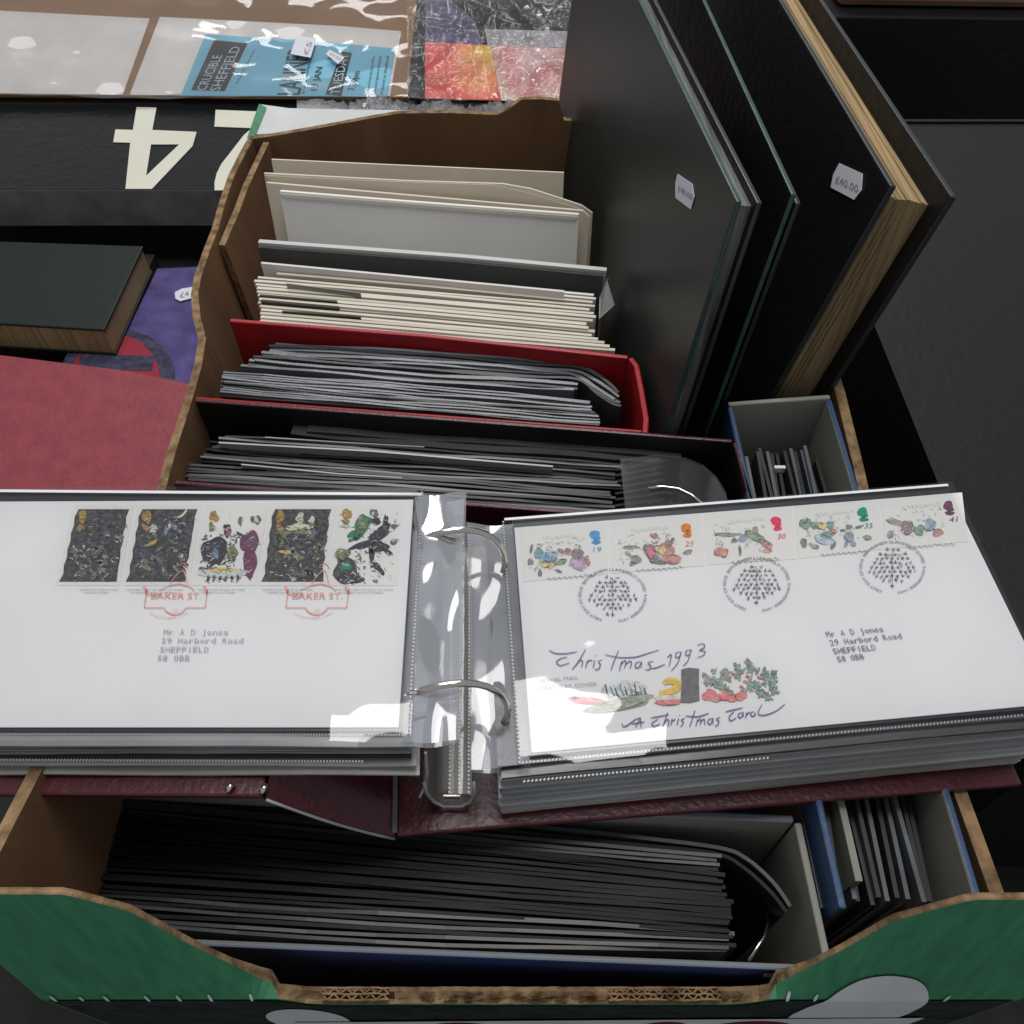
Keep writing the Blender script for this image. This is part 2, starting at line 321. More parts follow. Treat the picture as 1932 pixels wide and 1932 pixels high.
# front panel, bowed outwards, with a torn-down middle
def tab(x, k):
    for (a, za), (b, zb) in zip(k, k[1:]):
        if a <= x <= b: return za + (zb - za) * (x - a) / (b - a)
    return k[0][1] if x < k[0][0] else k[-1][1]
def fy(x): return tab(x, [(-0.118, 0.064), (-0.106, 0.060), (-0.089, 0.0553), (-0.070, 0.0518), (-0.03, 0.0507), (0, 0.0505), (0.04, 0.0507), (0.080, 0.0518), (0.098, 0.0553), (0.112, 0.060), (0.122, 0.064)])
def fz(x): return tab(x, [(-0.13, 0.078), (-0.118, 0.058), (-0.106, 0.025), (-0.089, -0.005), (-0.078, -0.018), (-0.070, -0.0215), (0.084, -0.0215), (0.091, -0.016), (0.098, -0.005), (0.112, 0.022), (0.122, 0.046), (0.136, 0.072)])
xs = [-0.172 + 0.358 * i / 140 for i in range(141)]
fr = random.Random(3)
jag = [fr.uniform(-0.0013, 0.0013) if -0.096 < x < 0.098 else fr.uniform(-0.0003, 0.0003) for x in xs]
v, F, mm = [], [], []
TH = 0.0052; ZFO = -0.013; FY0 = 0.0505               # below the fold the panel hangs straight, above it the corners bend inwards
def fth(x): return tab(x, [(-0.098, 0.0020), (-0.084, 0.0046), (-0.07, 0.0052), (0.086, 0.0052), (0.094, 0.0046), (0.105, 0.0020)])
def onfront(x, z, d=0.0005):
    if z <= ZFO: return (x, FY0 - d, z)
    t = min(1.0, (z - ZFO) / max(1e-4, fz(x) - ZFO)); return (x, FY0 + (max(fy(x), FY0) - FY0) * t - d, z + d * 0.3)
for i, x in enumerate(xs):
    mid = -0.094 < x < 0.099
    zo = fz(x) + jag[i] - (0.0035 if mid else 0.0); zi = fz(x) + jag[-1 - i] * 0.6
    yt = fy(x) if zo > ZFO else FY0; t_ = fth(x); zf_ = min(ZFO, zo - 0.0006)
    v += [(x, FY0, -0.24), (x, FY0, zf_), (x, yt, zo), (x, yt + 0.28 * t_, zo + 0.0002), (x, yt + 0.72 * t_, zi - 0.0002), (x, yt + t_, zi), (x, FY0 + t_, zf_ - 0.001), (x, FY0 + t_, -0.24)]
for i in range(len(xs) - 1):
    for k in range(7):
        F.append((8 * i + k, 8 * i + 8 + k, 8 * i + 9 + k, 8 * i + 1 + k)); mm.append(0 if k < 2 else (2 if (k == 3 and (-0.0715 < xs[i] < -0.0465 or 0.0355 < xs[i] < 0.0775)) else (1 if k < 5 else 3)))
MB().add(v, F, mm).build('front_panel', ['card_green', 'card_edge', 'card_core', 'card_in'], box)
# the honeycomb of flutes in the torn edge
mb = MB()
def wallstrip(pts, th, dz=0.0026):
    for i in range(len(pts) - 1):
        a, b = Vector(pts[i]), Vector(pts[i + 1]); d = (b - a).normalized(); n = Vector((-d.y, d.x, 0)) * th
        mb.obox(a - n / 2, b - a, n, (0, 0, -dz))
for (x0, x1, lays) in [(-0.071, -0.046, 2), (0.036, 0.078, 2)]:
    mb = MB()
    nz = int((x1 - x0) / 0.0021); ylo, yhi = 0.0008, TH - 0.0006
    for L in range(lays):
        a = ylo + (yhi - ylo) * L / lays; b = ylo + (yhi - ylo) * (L + 1) / lays
        zz = [(x0 + (x1 - x0) * i / nz, FY0 + (a if i % 2 else b), fz(0) + 0.0012 + fr.uniform(-0.0007, 0.0007)) for i in range(nz + 1)]
        wallstrip(zz, 0.0005 if lays == 2 else 0.0009)
    for L in range(lays + 1):
        a = ylo + (yhi - ylo) * L / lays
        zz = [(x0 + (x1 - x0) * i / nz, FY0 + a + fr.uniform(-0.0002, 0.0002), fz(0) + 0.001 + fr.uniform(-0.0006, 0.0008)) for i in range(nz + 1)]
        wallstrip(zz, 0.0006)
    mb.build('flute', 'card_edge', box)
mb = MB()                                          # crushed middle of the torn edge
for i in range(70):
    x = fr.uniform(-0.046, 0.036) if i < 58 else fr.uniform(0.078, 0.094); L = fr.uniform(0.001, 0.006); y = (FY0 if fz(x) < ZFO else fy(x)) + fr.uniform(0.0002, TH - 0.0012); z = fz(x) - 0.0034
    mb.add([(x, y, z), (x + L, y + fr.uniform(-.0004, .0004), z), (x + L, y + 0.001, z), (x, y + 0.0008, z), (x, y + 0.0003, z + fr.uniform(0.001, 0.0036)), (x + L, y + 0.0006, z + fr.uniform(0.001, 0.0036))], [(0, 1, 5, 4), (2, 3, 4, 5), (1, 2, 5), (3, 0, 4)])
mb.build('crushed_fluting', 'card_edge', box)
# printing and a painted band of shade on the outer face of the front panel
def fprint(name, x0, x1, zt, zb, m, d, n=90):
    q = MB(); K = 7; vv = []
    for i in range(n + 1):
        x = x0 + (x1 - x0) * i / n; a, b = zt(x), zb(x)
        zz = [a + (max(b, min(ZFO, a)) - a) * j / 3 for j in range(3)] + [max(b, min(ZFO, a))] + [min(ZFO, a, ) + (b - min(ZFO, a)) * j / 3 if b < ZFO else b for j in (1, 2, 3)]
        vv += [onfront(x, z, d) for z in zz]
    q.add(vv, [(K * i + j, K * i + j + 1, K * i + K + j + 1, K * i + K + j) for i in range(n) for j in range(K - 1)]); return q.build(name, m, box)
fprint('shade_band', -0.170, 0.184, lambda x: min(fz(x) - 0.006, ZFO - 0.0015), lambda x: -0.2, 'card_shade', 0.0004)  # shade below the fold, painted as a green-black band
def oval(cx, rx, zc, rz, name, m, d):
    h = lambda x: rz * math.sqrt(max(0.0, 1 - ((x - cx) / rx) ** 2))
    return fprint(name, cx - rx, cx + rx, lambda x: zc + h(x), lambda x: zc - h(x), m, d, 40)
oval(-0.083, 0.0165, -0.062, 0.030, 'white_oval', 'card_white', 0.0008)
oval(0.133, 0.0225, -0.045, 0.056, 'white_oval', 'card_white', 0.0008)
fprint('pale_band', -0.09, 0.165, lambda x: -0.060 + 0.05 * x, lambda x: -0.2, 'card_white', 0.0012)
for cx, rx, zc in [(-0.022, 0.015, -0.082), (0.064, 0.011, -0.080), (0.101, 0.017, -0.078), (0.021, 0.012, -0.086)]: oval(cx, rx, zc, 0.018, 'red_letter', 'print_red', 0.0016)
rr_ = random.Random(6)
for i in range(13):                                # white scuffs along the fold
    x = -0.168 + 0.012 * i if i < 7 else 0.10 + 0.012 * (i - 7); oval(x + rr_.uniform(-.003, .003), 0.0006, ZFO + 0.002, rr_.uniform(0.0015, 0.004), 'scuff', 'card_white', 0.0007)

# ------------------------------------------------------------------ binders standing in the box
def lerp(a, b, t): return Vector(a) + (Vector(b) - Vector(a)) * t
def board(root, name, a, b, zt, zb, th, m_out, m_in, flip=False, edge=None):
    # a, b: xy of the inner top edge; thickness goes to the right of a->b (or left when flipped); inner face gets the lining
    a, b = Vector((a[0], a[1], zb)), Vector((b[0], b[1], zb)); d = (b - a).normalized()
    n = Vector((d.y, -d.x, 0)) * th * (-1 if flip else 1)
    q = MB().obox(a, b - a, (0, 0, zt - zb), n, [1, 0, 0, 0, 2 if edge else 0, 0])
    return q.build(name, [m_out, m_in] + ([edge] if edge else []), root, bevel=0.0009)
def page(root, path, zt, h, th, m, rnd, name='page'):
    a0, a1 = rnd.uniform(0, 6), rnd.uniform(0, 6); ds = [0.0]
    for a, b in zip(path, path[1:]): ds.append(ds[-1] + math.hypot(b[0] - a[0], b[1] - a[1]))
    q = MB(); q.wall(path, [zt + 0.0007 * sin(a0 + 28 * t) + 0.0005 * sin(a1 + 75 * t) for t in ds], zt - h, th)
    return q.build(name, m, root)
def fan(root, n, bl, br, fl_, fr_, zt, h, th, mats, rnd, jl=0.006, jr=0.003, sag=0.002, jz=0.0008, hook=None):
    pitch = ((Vector(bl) - Vector(fl_)).length + (Vector(br) - Vector(fr_)).length) / 2 / n; th = pitch * 1.0
    for i in range(n):
        t = (i + 0.5 + rnd.uniform(-0.22, 0.22)) / n
        L = lerp((*bl, 0), (*fl_, 0), t) + Vector((rnd.uniform(0, jl), 0, 0)); Rr = lerp((*br, 0), (*fr_, 0), t) - Vector((rnd.uniform(0, jr), 0, 0))
        path = []; k = 9; s0 = rnd.uniform(-1, 1) * 0.0006
        for j in range(k + 1):
            u = j / k; p = lerp(L, Rr, u); p.y += sag * sin(pi * u) * (1 - 2 * t) + s0 * sin(2 * pi * u + i)
            path.append((p.x, p.y))
        if hook and i < hook: path += [(path[-1][0] + 0.010, path[-1][1] - 0.004 - 0.001 * i), (path[-1][0] + 0.019, path[-1][1] - 0.013 - 0.001 * i), (path[-1][0] + 0.024, path[-1][1] - 0.022)]
        if hook and i < hook: path = path[:7] + curve(path[7:], 5)
        page(root, path, zt + rnd.uniform(-jz, jz), h, th * rnd.uniform(0.72, 1.02), mats[rnd.randrange(len(mats))], rnd)
def curve(pts, k=4):                               # smooth a pen path
    if len(pts) < 3: return pts
    P = [pts[0]] + pts + [pts[-1]]; out = []
    for i in range(1, len(P) - 2):
        for j in range(k):
            t = j / k; q0, q1, q2, q3 = P[i - 1], P[i], P[i + 1], P[i + 2]
            out.append(tuple(0.5 * (2 * q1[c] + (q2[c] - q0[c]) * t + (2 * q0[c] - 5 * q1[c] + 4 * q2[c] - q3[c]) * t * t + (3 * q1[c] - q0[c] - 3 * q2[c] + q3[c]) * t ** 3) for c in (0, 1)))
    return out + [pts[-1]]
def xy(x, y, z=0.0): p = at(x, y, z); return (p.x, p.y)

# red binder
rb = thing('ring_binder', 'bright red ring binder full of grey plastic pages, behind the black one', 'binder', (-0.05, 0.385, ZF))
BL, BR = xy(432, 606), xy(1185, 676); FL, FRr = xy(368, 752), xy(1212, 815)
rk = random.Random(11)
q = MB(); bpth = [BL, lerp((*BL, 0), (*BR, 0), 0.5)[:2], lerp((*BL, 0), (*BR, 0), 0.8)[:2], BR]
bpth = [(p[0], p[1] + (0.0025 if i == 1 else 0.001 if i == 2 else 0)) for i, p in enumerate(bpth)]
q.wall(bpth, 0, ZF + 0.001, 0.003).build('back_cover', 'red_vinyl', rb, bevel=0.0008)
sp = [BR, xy(1196, 690), xy(1205, 735), xy(1214, 790), FRr]
MB().wall(sp, 0, ZF + 0.001, 0.0032).build('spine', 'red_vinyl', rb, smooth=False, bevel=0.0008)
board(rb, 'front_cover', FL, FRr, 0.0, ZF + 0.001, 0.0018, 'red_vinyl', 'red_vinyl', flip=True)
fan(rb, 12, xy(512, 652, -0.012), xy(1088, 690, -0.012), xy(450, 700, -0.012), xy(1090, 745, -0.012), -0.010, 0.20, 0.0016, ['sleeve', 'sleeve', 'sleeve_dark'], rk, jl=0.006, jr=0.004, sag=0.001, hook=8)
fan(rb, 15, xy(420, 702, -0.012), xy(1118, 756, -0.012), xy(412, 748, -0.012), xy(1135, 806, -0.012), -0.011, 0.20, 0.0017, ['sleeve', 'sleeve', 'sleeve', 'sleeve_dark'], rk, jl=0.003, jr=0.004, sag=0.001)

# black binder with burgundy outside
kb = thing('ring_binder', 'black lined burgundy ring binder of dark plastic pages beside the open album', 'binder', (-0.03, 0.30, ZF))
KL, KR = xy(366, 757), xy(1382, 834); GL, GR = xy(330, 905), xy(1425, 985)
board(kb, 'back_cover', KR, KL, 0.0, ZF + 0.001, 0.0025, 'burgundy', 'black_vinyl')
board(kb, 'spine', GR, KR, 0.0, ZF + 0.001, 0.0028, 'burgundy', 'black_vinyl')
board(kb, 'front_cover', GL, GR, 0.0, ZF + 0.001, 0.0028, 'burgundy', 'black_vinyl')
rk = random.Random(5)
fan(kb, 3, xy(640, 812, -0.014), xy(1290, 858, -0.014), xy(500, 822, -0.014), xy(1290, 880, -0.014), -0.013, 0.19, 0.0018, ['sleeve_dark'], rk, jl=0.02, jr=0.01)
fan(kb, 11, xy(400, 826, -0.014), xy(1175, 880, -0.014), xy(362, 872, -0.014), xy(1180, 925, -0.014), -0.014, 0.19, 0.0017, ['sleeve_dark', 'sleeve_dark', 'sleeve_black_shaded', 'sleeve'], rk, jl=0.008, jr=0.006)
fan(kb, 11, xy(352, 878, -0.014), xy(1165, 930, -0.014), xy(340, 935, -0.014), xy(1165, 985, -0.014), -0.014, 0.19, 0.0019, ['sleeve_dark', 'sleeve_dark', 'sleeve'], rk, jl=0.003, jr=0.004)
page(kb, [xy(412, 836, -0.01), xy(700, 855, -0.01), xy(1043, 882, -0.01)], -0.0095, 0.1, 0.0011, 'sleeve_pale', rk, 'paper_insert')
page(kb, [xy(455, 878, -0.012), xy(640, 892, -0.012), xy(900, 908, -0.012)], -0.0125, 0.1, 0.0008, 'sleeve_pale', rk, 'paper_insert')
page(kb, [xy(500, 826, -0.012), xy(640, 832, -0.012), xy(800, 842, -0.012)], -0.0125, 0.1, 0.0006, 'sleeve_pale', rk, 'paper_insert')
for i in range(9):                                # slanting inner ends of the pages
    a, b = at(1162, 890 + i * 10, -0.013), at(1255 + rk.uniform(-4, 4), 872 + i * 11, -0.013)
    MB().wall([(a.x, a.y), (b.x, b.y)], -0.012 - 0.0006 * i, -0.15, 0.0016).build('page', 'sleeve_black_shaded', kb)
# two clear rounded divider tabs and a ring arc
for r0, dz in ((0, 0.0), (1, -0.004)):
    c = at(1262, 968, -0.02); pts = [at(1170, 866 + 12 * r0, -0.006 + dz)] + [at(x, y + 4 * r0, -0.006 + dz) for x, y in [(1240, 858), (1290, 862), (1325, 876), (1352, 900), (1370, 930), (1374, 950)]] + [at(1340, 975, -0.006 + dz), at(1250, 975, -0.006 + dz), at(1180, 960, -0.006 + dz)]
    MB().slab(pts, (0, 0, -0.0006)).build('clear_tab', 'tab_film', kb)
MB().tube([at(x, y, -0.005) for x, y in [(1225, 922), (1250, 918), (1280, 922), (1305, 934), (1325, 950), (1338, 970)]], 0.0011).build('ring', 'metal', kb, smooth=True)

# navy binder with a grey lining at the front
nb = thing('ring_binder', 'dark blue ring binder with grey lining, behind the torn green front of the box', 'binder', (0, 0.085, ZF))
ZN = -0.011
NBL, NBR = xy(190, 1492, ZN), xy(1500, 1550, ZN); NFL, NFR = xy(190, 1764, ZN), xy(1558, 1821, ZN)
NFL = (NFL[0], NFL[1]); 
board(nb, 'back_cover', NBR, NBL, ZN - 0.001, ZF + 0.001, 0.003, 'navy_vinyl', 'grey_lining', edge='lining_edge')
board(nb, 'spine', NFR, NBR, ZN - 0.001, ZF + 0.001, 0.003, 'blue_vinyl', 'grey_lining', edge='grey_lining')
board(nb, 'front_cover', NFL, NFR, ZN, ZF + 0.001, 0.0024, 'navy_vinyl', 'grey_lining', edge='lining_edge')
rk = random.Random(21)
zn = ZN - 0.009
fan(nb, 6, xy(178, 1494, zn), xy(1370, 1600, zn), xy(178, 1535, zn), xy(1366, 1645, zn), zn, 0.19, 1, ['sleeve_black_shaded', 'sleeve_black_shaded', 'sleeve_dark'], rk, jl=0.001, jr=0.004, sag=0.003, hook=2)
fan(nb, 10, xy(178, 1538, zn), xy(1376, 1650, zn), xy(178, 1625, zn), xy(1388, 1722, zn), zn, 0.19, 1, ['sleeve_black_shaded'], rk, jl=0.001, jr=0.005, sag=0.002)
fan(nb, 12, xy(178, 1628, zn), xy(1388, 1726, zn), xy(185, 1748, zn), xy(1392, 1800, zn), zn, 0.19, 1, ['sleeve_black_shaded', 'sleeve_black_shaded', 'sleeve_black_shaded', 'sleeve_dark'], rk, jl=0.001, jr=0.004, sag=0.002)
MB().tube([at(x, y, z) for x, y, z in [(1405, 1640, -0.05), (1432, 1668, -0.042), (1446, 1700, -0.038), (1448, 1735, -0.034), (1440, 1770, -0.032), (1412, 1812, -0.030)]], 0.0008).build('ring', 'metal', nb, smooth=True)

# blue binder standing sideways on the right, pages towards the camera
bb = thing('ring_binder', 'small blue ring binder with grey lining standing against the right wall of the box', 'binder', (0.15, 0.22, ZF))
c1, c2 = Vector((0.1245, 0.341)), Vector((0.1785, 0.347)); e1, e2 = Vector((0.1250, 0.078)), Vector((0.1735, 0.080))
q = MB()
board(bb, 'left_cover', c1, e1, 0.0, ZF + 0.001, 0.0030, 'blue_vinyl', 'grey_lining')
board(bb, 'right_cover', e2, c2, 0.0, ZF + 0.001, 0.0030, 'blue_vinyl', 'grey_lining')
board(bb, 'spine', c2 + Vector((0.0025, 0)), c1 - Vector((0.0025, 0)), 0.001, ZF + 0.001, 0.003, 'blue_vinyl', 'grey_lining', edge='grey_lining')
rk = random.Random(31)
for i in range(13):
    t = i / 12; x0 = 0.1285 + 0.046 * t; sl = -0.010 + 0.012 * t
    path = [(x0 + 0.002 * rk.uniform(-1, 1) + (1 - u) * (-sl) * 0.7 - u * 0.006, 0.322 - 0.238 * u + rk.uniform(-0.002, 0.002)) for u in (0, 0.2, 0.4, 0.6, 0.8, 1)]
    page(bb, path[::-1], -0.014 - rk.uniform(0, 0.009), 0.17, 0.0018, rk.choice(['sleeve_dark', 'sleeve', 'sleeve_dark', 'sleeve']), rk)
page(bb, [(0.1365, 0.09), (0.1385, 0.27)], -0.008, 0.15, 0.0028, 'grey_lining', rk, 'card_insert')
MB().obox((0.146, 0.309, -0.020), (0.006, 0, 0), (0, 0.002, 0), (0, 0, 0.004)).build('index_tab', 'seam', bb)
MB().obox((0.1725, 0.272, -0.02), (0.0035, 0, 0), (0, 0.006, 0), (0, 0, 0.009)).build('index_tab', 'seam', bb)

# ------------------------------------------------------------------ filed covers, divider and envelopes
rk = random.Random(2)
n = 17
for i in range(n):
    t = i / (n - 1)
    lx = [492, 500, 536, 521, 486, 479, 482, 484, 484, 486, 488, 486, 490, 492, 490, 491, 490][i]
    ly = 497 + 109 * t; rx = [1064, 1120, 1124, 1118, 1122, 1112, 1120, 1124, 1118, 1106, 1110, 1122, 1116, 1128, 1140, 1150, 1160][i]; ry = 551 + 111 * t
    z = 0.0 + rk.uniform(-0.0022, 0.0008) + (0.004 if i == 0 else 0)
    a, b = at(lx, ly, z), at(rx, ry, z); m_ = a.lerp(b, 0.5); m_.y += rk.uniform(-0.0008, 0.0008)
    q = MB().wall([(a.x, a.y), (m_.x, m_.y), (b.x, b.y)], [z, z + rk.uniform(-0.0006, 0.0006), z], -0.10, 0.0017 + rk.uniform(0, 0.0010))
    mm_ = 'cream_c' if i < 2 else rk.choice(['cream', 'cream', 'cream_b', 'cream_c', 'cream'])
    o = q.build('filed_envelope', mm_)
    if i == 0: tag(o, 'pinkish white envelope rearmost in the bundle, against the grey divider', 'envelope', 'covers filed behind the red binder')
    elif i == n - 1: tag(o, 'cream envelope foremost in the bundle, touching the red binder cover', 'envelope', 'covers filed behind the red binder')
    else: tag(o, '%s cream envelope from the grey divider in the filed bundle' % 'second third fourth fifth sixth seventh eighth ninth tenth eleventh twelfth thirteenth fourteenth fifteenth sixteenth'.split()[i - 1], 'envelope', 'covers filed behind the red binder')
for (x0, y0, x1, y1, th, lab) in [(489, 558, 635, 570, 0.0016, 'upper of two dark olive cards in the cream bundle'), (492, 569, 638, 582, 0.0022, 'lower and thicker of two dark olive cards in the cream bundle'), (532, 588, 680, 599, 0.0011, 'thin dark olive card set further right, near the front of the cream bundle')]:
    a, b = at(x0, y0, 0.0018), at(x1, y1, 0.0018)
    tag(MB().wall([(a.x, a.y), (b.x, b.y)], 0.0018, -0.06, th).build('olive_card', 'olive'), lab, 'card', 'olive cards among the filed covers')
a, b = at(540, 535, 0.002), at(680, 553, 0.002)
tag(MB().wall([(a.x, a.y), (b.x, b.y)], 0.002, -0.05, 0.0007).build('grey_card', 'grey_lining'), 'thin grey card sticking out at the back of the cream bundle', 'card')
# lettering on the rear cover
def vplane(p0, p1, z):                              # vertical plane through two picture points at level z
    a, b = at(*p0, z), at(*p1, z); d = (b - a).normalized(); return a, Vector((-d.y, d.x, 0))
a_, n_ = vplane((492, 497), (1064, 551), 0.004)
# divider
dv = thing('divider_folder', 'dark grey card divider with pale top edge behind the cream bundle', 'divider', (0, 0.475, ZF))
a, b = at(487, 467, 0.004), at(1138, 521, 0.004)
md = a.lerp(b, 0.6); md.y += 0.002
MB().wall([(a.x, a.y), (md.x, md.y), (b.x, b.y)], 0.004, ZF + 0.001, 0.0012).build('sheet', 'divider_grey', dv)
MB().wall([(a.x, a.y + 0.0022), (md.x, md.y + 0.0022), (b.x + 0.002, b.y + 0.0022)], 0.0064, ZF + 0.001, 0.0036).build('backing_sheet', 'divider_edge', dv)
c = b + Vector((0.003, -0.001, 0))
pts = [c, at(1144, 530, 0.002), at(1158, 576, -0.012), at(1130, 602, -0.02), at(1131, 560, -0.012)]
MB().slab(pts, (0.0006, 0.0004, 0)).build('folded_corner', 'divider_edge', dv)
# loose white envelopes at the back
def env(name, top, Y0, label, m, zb=-0.065, th=0.002, mid=None, edge=None, yaw=-4.5, group='white envelopes at the back of the box'):
    nn = Vector((sin(R(-yaw)), cos(R(yaw)), -math.tan(R(12)))).normalized(); p0 = Vector((0, Y0, 0))
    P = [onp(x, y, p0, nn) for x, y in top]
    dn = lambda q: q + Vector((0, -math.tan(R(12)), -1)) * (q.z - zb); lo = [dn(P[-1]), dn(P[0])]
    r = thing(name, label, 'envelope', (0, Y0, ZF), group) if edge else None
    o = MB().slab(P + lo, nn * th).build('body' if r else name, m, r)
    if not r: tag(o, label, 'envelope', group)
    if edge:
        for nm, poly, mt, dd in edge:
            MB().slab([onp(x, y, p0 - nn * dd, nn) for x, y in poly], nn * 0.0006).build(nm, mt, r)
    return r or o
env('envelope', [(512, 301), (640, 307), (1064, 326)], 0.548, 'tan envelope rearmost of the loose ones, nearest the brown back wall', 'env_tan')
env('envelope', [(498, 327), (760, 341), (948, 347), (1000, 356), (1050, 372), (1098, 388), (1118, 402)], 0.530, 'cream envelope with rounded flap shoulder, between tan and large white envelopes', 'cream',
    edge=[('flap', [(500, 331), (700, 341), (930, 349), (1005, 366), (1060, 384), (1094, 394), (800, 384), (528, 360)], 'env_tan', 0.0009)])
env('envelope', [(503, 345), (1100, 398), (1112, 410)], 0.521, 'yellowed envelope peeping out behind the large white one', 'env_tan', th=0.0025)
env('envelope', [(528, 361), (760, 380), (1092, 405)], 0.512, 'large white envelope foremost of the loose ones, its blank face showing', 'white_env', th=0.003,
    edge=[('front_fold', [(529, 366), (1090, 409), (1087, 415), (540, 373)], 'cream', 0.0008)])

# ------------------------------------------------------------------ tall albums leaning out at the right
def album(root, name_pages, corner, low, back, zc, depth, height, layers, tags=()):
    # corner: picture point of the near top corner at level zc; low: a picture point down its near edge; back: one along its top edge
    c = at(*corner, zc); far = at(*back, zc); u = (far - c).normalized()
    dl = ray(*low); n1 = u.cross(Vector((0, 0, 1)))
    # near edge: the point on the low ray that lies closest to the vertical plane through c (across u)
    k = (c - EYE).dot(u) / dl.dot(u); lo = EYE + dl * k * 0.985
    v = (c - lo).normalized()
    if v.z < 0: v = -v
    wv = u.cross(v).normalized()
    if wv.x < 0: wv = -wv
    return c, u, v, wv
def leaf_album(label, corner, low, back, zc, depth, edges, loc, spec):
    c, u, v, wv = album(None, None, corner, low, back, zc, depth, 0, [])
    H = (c.z - (ZF + 0.002)) / v.z
    root = thing('stock_album', label, 'album', loc)
    x = 0.0
    for nm, th, inset, mats in spec:
        o = c - v * H + wv * x + u * inset + v * 0
        MB().obox(o, u * (depth - inset), v * (H - inset), wv * th, mats[1]).build(nm, mats[0], root, bevel=0.0007 if 'cover' in nm else 0)
        x += th
    return root, c, u, v, wv
BM = (['album_green', 'album_edge'], [0, 0, 1, 1, 1, 1]); KM = (['album_black', 'album_black_edge'], [0, 0, 1, 1, 1, 1])
def leaves(nl, th, inset, m): return [('page', th * random.uniform(0.8, 1.1), inset + random.uniform(0, 0.0025), ([m], 0)) for _ in range(nl)]
a1, c1_, u1, v1, w1 = leaf_album('tall dark green album leaning right, with white price tag on its cover', (1390, 380), (1255, 815), (1205, 0), 0.135, 0.40, None, (0.08, 0.5, ZF),
    [('front_cover', 0.0026, 0, BM)] + leaves(5, 0.0016, 0.004, 'leaf_grey') + [('back_cover', 0.0026, 0.001, KM)])
a2, c2_, u2, v2, w2 = leaf_album('thin black album with dark green edge standing between the two tagged albums', (1493, 366), (1330, 815), (1325, 0), 0.132, 0.40, None, (0.12, 0.5, ZF),
    [('front_cover', 0.0026, 0, (['album_black', 'album_edge'], [0, 0, 1, 1, 1, 1]))] + leaves(4, 0.0016, 0.012, 'sleeve_black_shaded') + [('back_cover', 0.0026, 0.010, KM)])
a3, c3_, u3, v3, w3 = leaf_album('thick black album with tan page edges and white price tag, furthest right', (1680, 350), (1450, 752), (1470, 0), 0.124, 0.42, None, (0.17, 0.5, ZF),
    [('front_cover', 0.0035, 0, KM)] + leaves(13, 0.0023, 0.010, 'leaf_tan') + [('back_cover', 0.0035, 0, KM)])
def price_tag(px, c, wv, label, txt, tx, group):
    p0 = c - wv * 0.0003
    P = [onp(x, y, p0, wv) for x, y in px]
    r = thing('price_tag', label, 'price tag', P[0], group)
    MB().slab(P, -wv * 0.0003).build('sticker', 'tag_white', r)
    p1 = c - wv * 0.0008; q = MB(); (x0, y0), (x1, y1), (x2, y2) = tx
    o = onp(x0, y0, p1, wv); e = onp(x1, y1, p1, wv) - o; f_ = onp(x2, y2, p1, wv) - o
    text(q, txt, lambda s, t: o + e * s + f_ * t); q.build('print', 'tag_ink', r)
price_tag([(1279, 328), (1307, 347), (1310.5, 371.5), (1304, 395), (1275, 373), (1275, 345)], c1_, w1, 'narrow white price tag on the dark green album cover', '£40.00', ((1279, 360), (1306, 379), (1279, 348)), 'price tags on the leaning albums')
price_tag([(1584, 308), (1628, 328), (1625.5, 359), (1612, 377), (1568, 353.5), (1573, 329)], c3_, w3, 'wide white price tag on the thick black album cover', '£40.00', ((1576, 344), (1618, 364), (1578, 330)), 'price tags on the leaning albums')

# ------------------------------------------------------------------ the open album lying on top
al = thing('open_album', 'open burgundy ring album with clear pages lying across the binders', 'album', (0, 0.15, 0))
ZL, ZR = 0.066, 0.040                                # levels of the two upper pages
LC0, LC1 = at(495, 1503, 0.045), at(-330, 1497, 0.045)
lc = [LC0, LC1, LC1 + Vector((0.0, 0.133, 0)), LC0 + Vector((-0.002, 0.133, 0))]
MB().slab(lc, (0, 0, -0.003)).build('left_cover', 'burgundy', al, bevel=0.001)
H0 = at(744, 1578, 0.0); H1 = H0 + Vector((-0.010, 0.137, 0))
sp0, sp1 = LC0 + Vector((0.0012, 0, -0.0002)), LC0 + Vector((-0.0008, 0.133, -0.0002))
def spf(u, v):
    a = H0.lerp(H1, v); b = sp0.lerp(sp1, v); p = a.lerp(b, u); p.z -= 0.004 * sin(pi * u); return p
q = MB().grid(spf, 10, 6); q.v = q.v; 
nv = len(q.v); q.v += [p + Vector((-0.0015, 0, -0.0026)) for p in q.v]; q.f += [[nv + k for k in f][::-1] for f in q.f]; q.m += q.m
rim = [i for i in range(11)]
q.f += [[i + 1, i, nv + i, nv + i + 1] for i in range(10)]; q.m += [0] * 10
q.build('spine', 'burgundy', al, smooth=True)
RC1 = at(1930, 1480, 0.0)
rc = [H0 + Vector((0.0008, 0, 0.0005)), RC1, RC1 + Vector((-0.011, 0.135, 0)), H1 + Vector((0.0008, 0, 0.0005))]
MB().slab(rc, (0, 0, -0.003)).build('right_cover', 'burgundy', al, bevel=0.001)
MB().slab([H0 + Vector((-0.0007, 0.001, 0.001)), H0 + Vector((0.0012, 0.001, 0.0014)), H1 + Vector((0.0012, -0.001, 0.0014)), H1 + Vector((-0.0007, -0.001, 0.001))], (0, 0, 0.0005)).build('hinge_seam', 'lining_edge', al)
for dx, dy in ((-0.0, 0.0005), (-0.012, 0.001)):       # worn studs where the cover meets the spine
    p = LC0 + Vector((dx, dy, 0.0022)); MB().tube([p, p + Vector((0.0015, 0.003, 0.0006))], 0.0011, 8).build('rivet', 'metal', al, smooth=True)
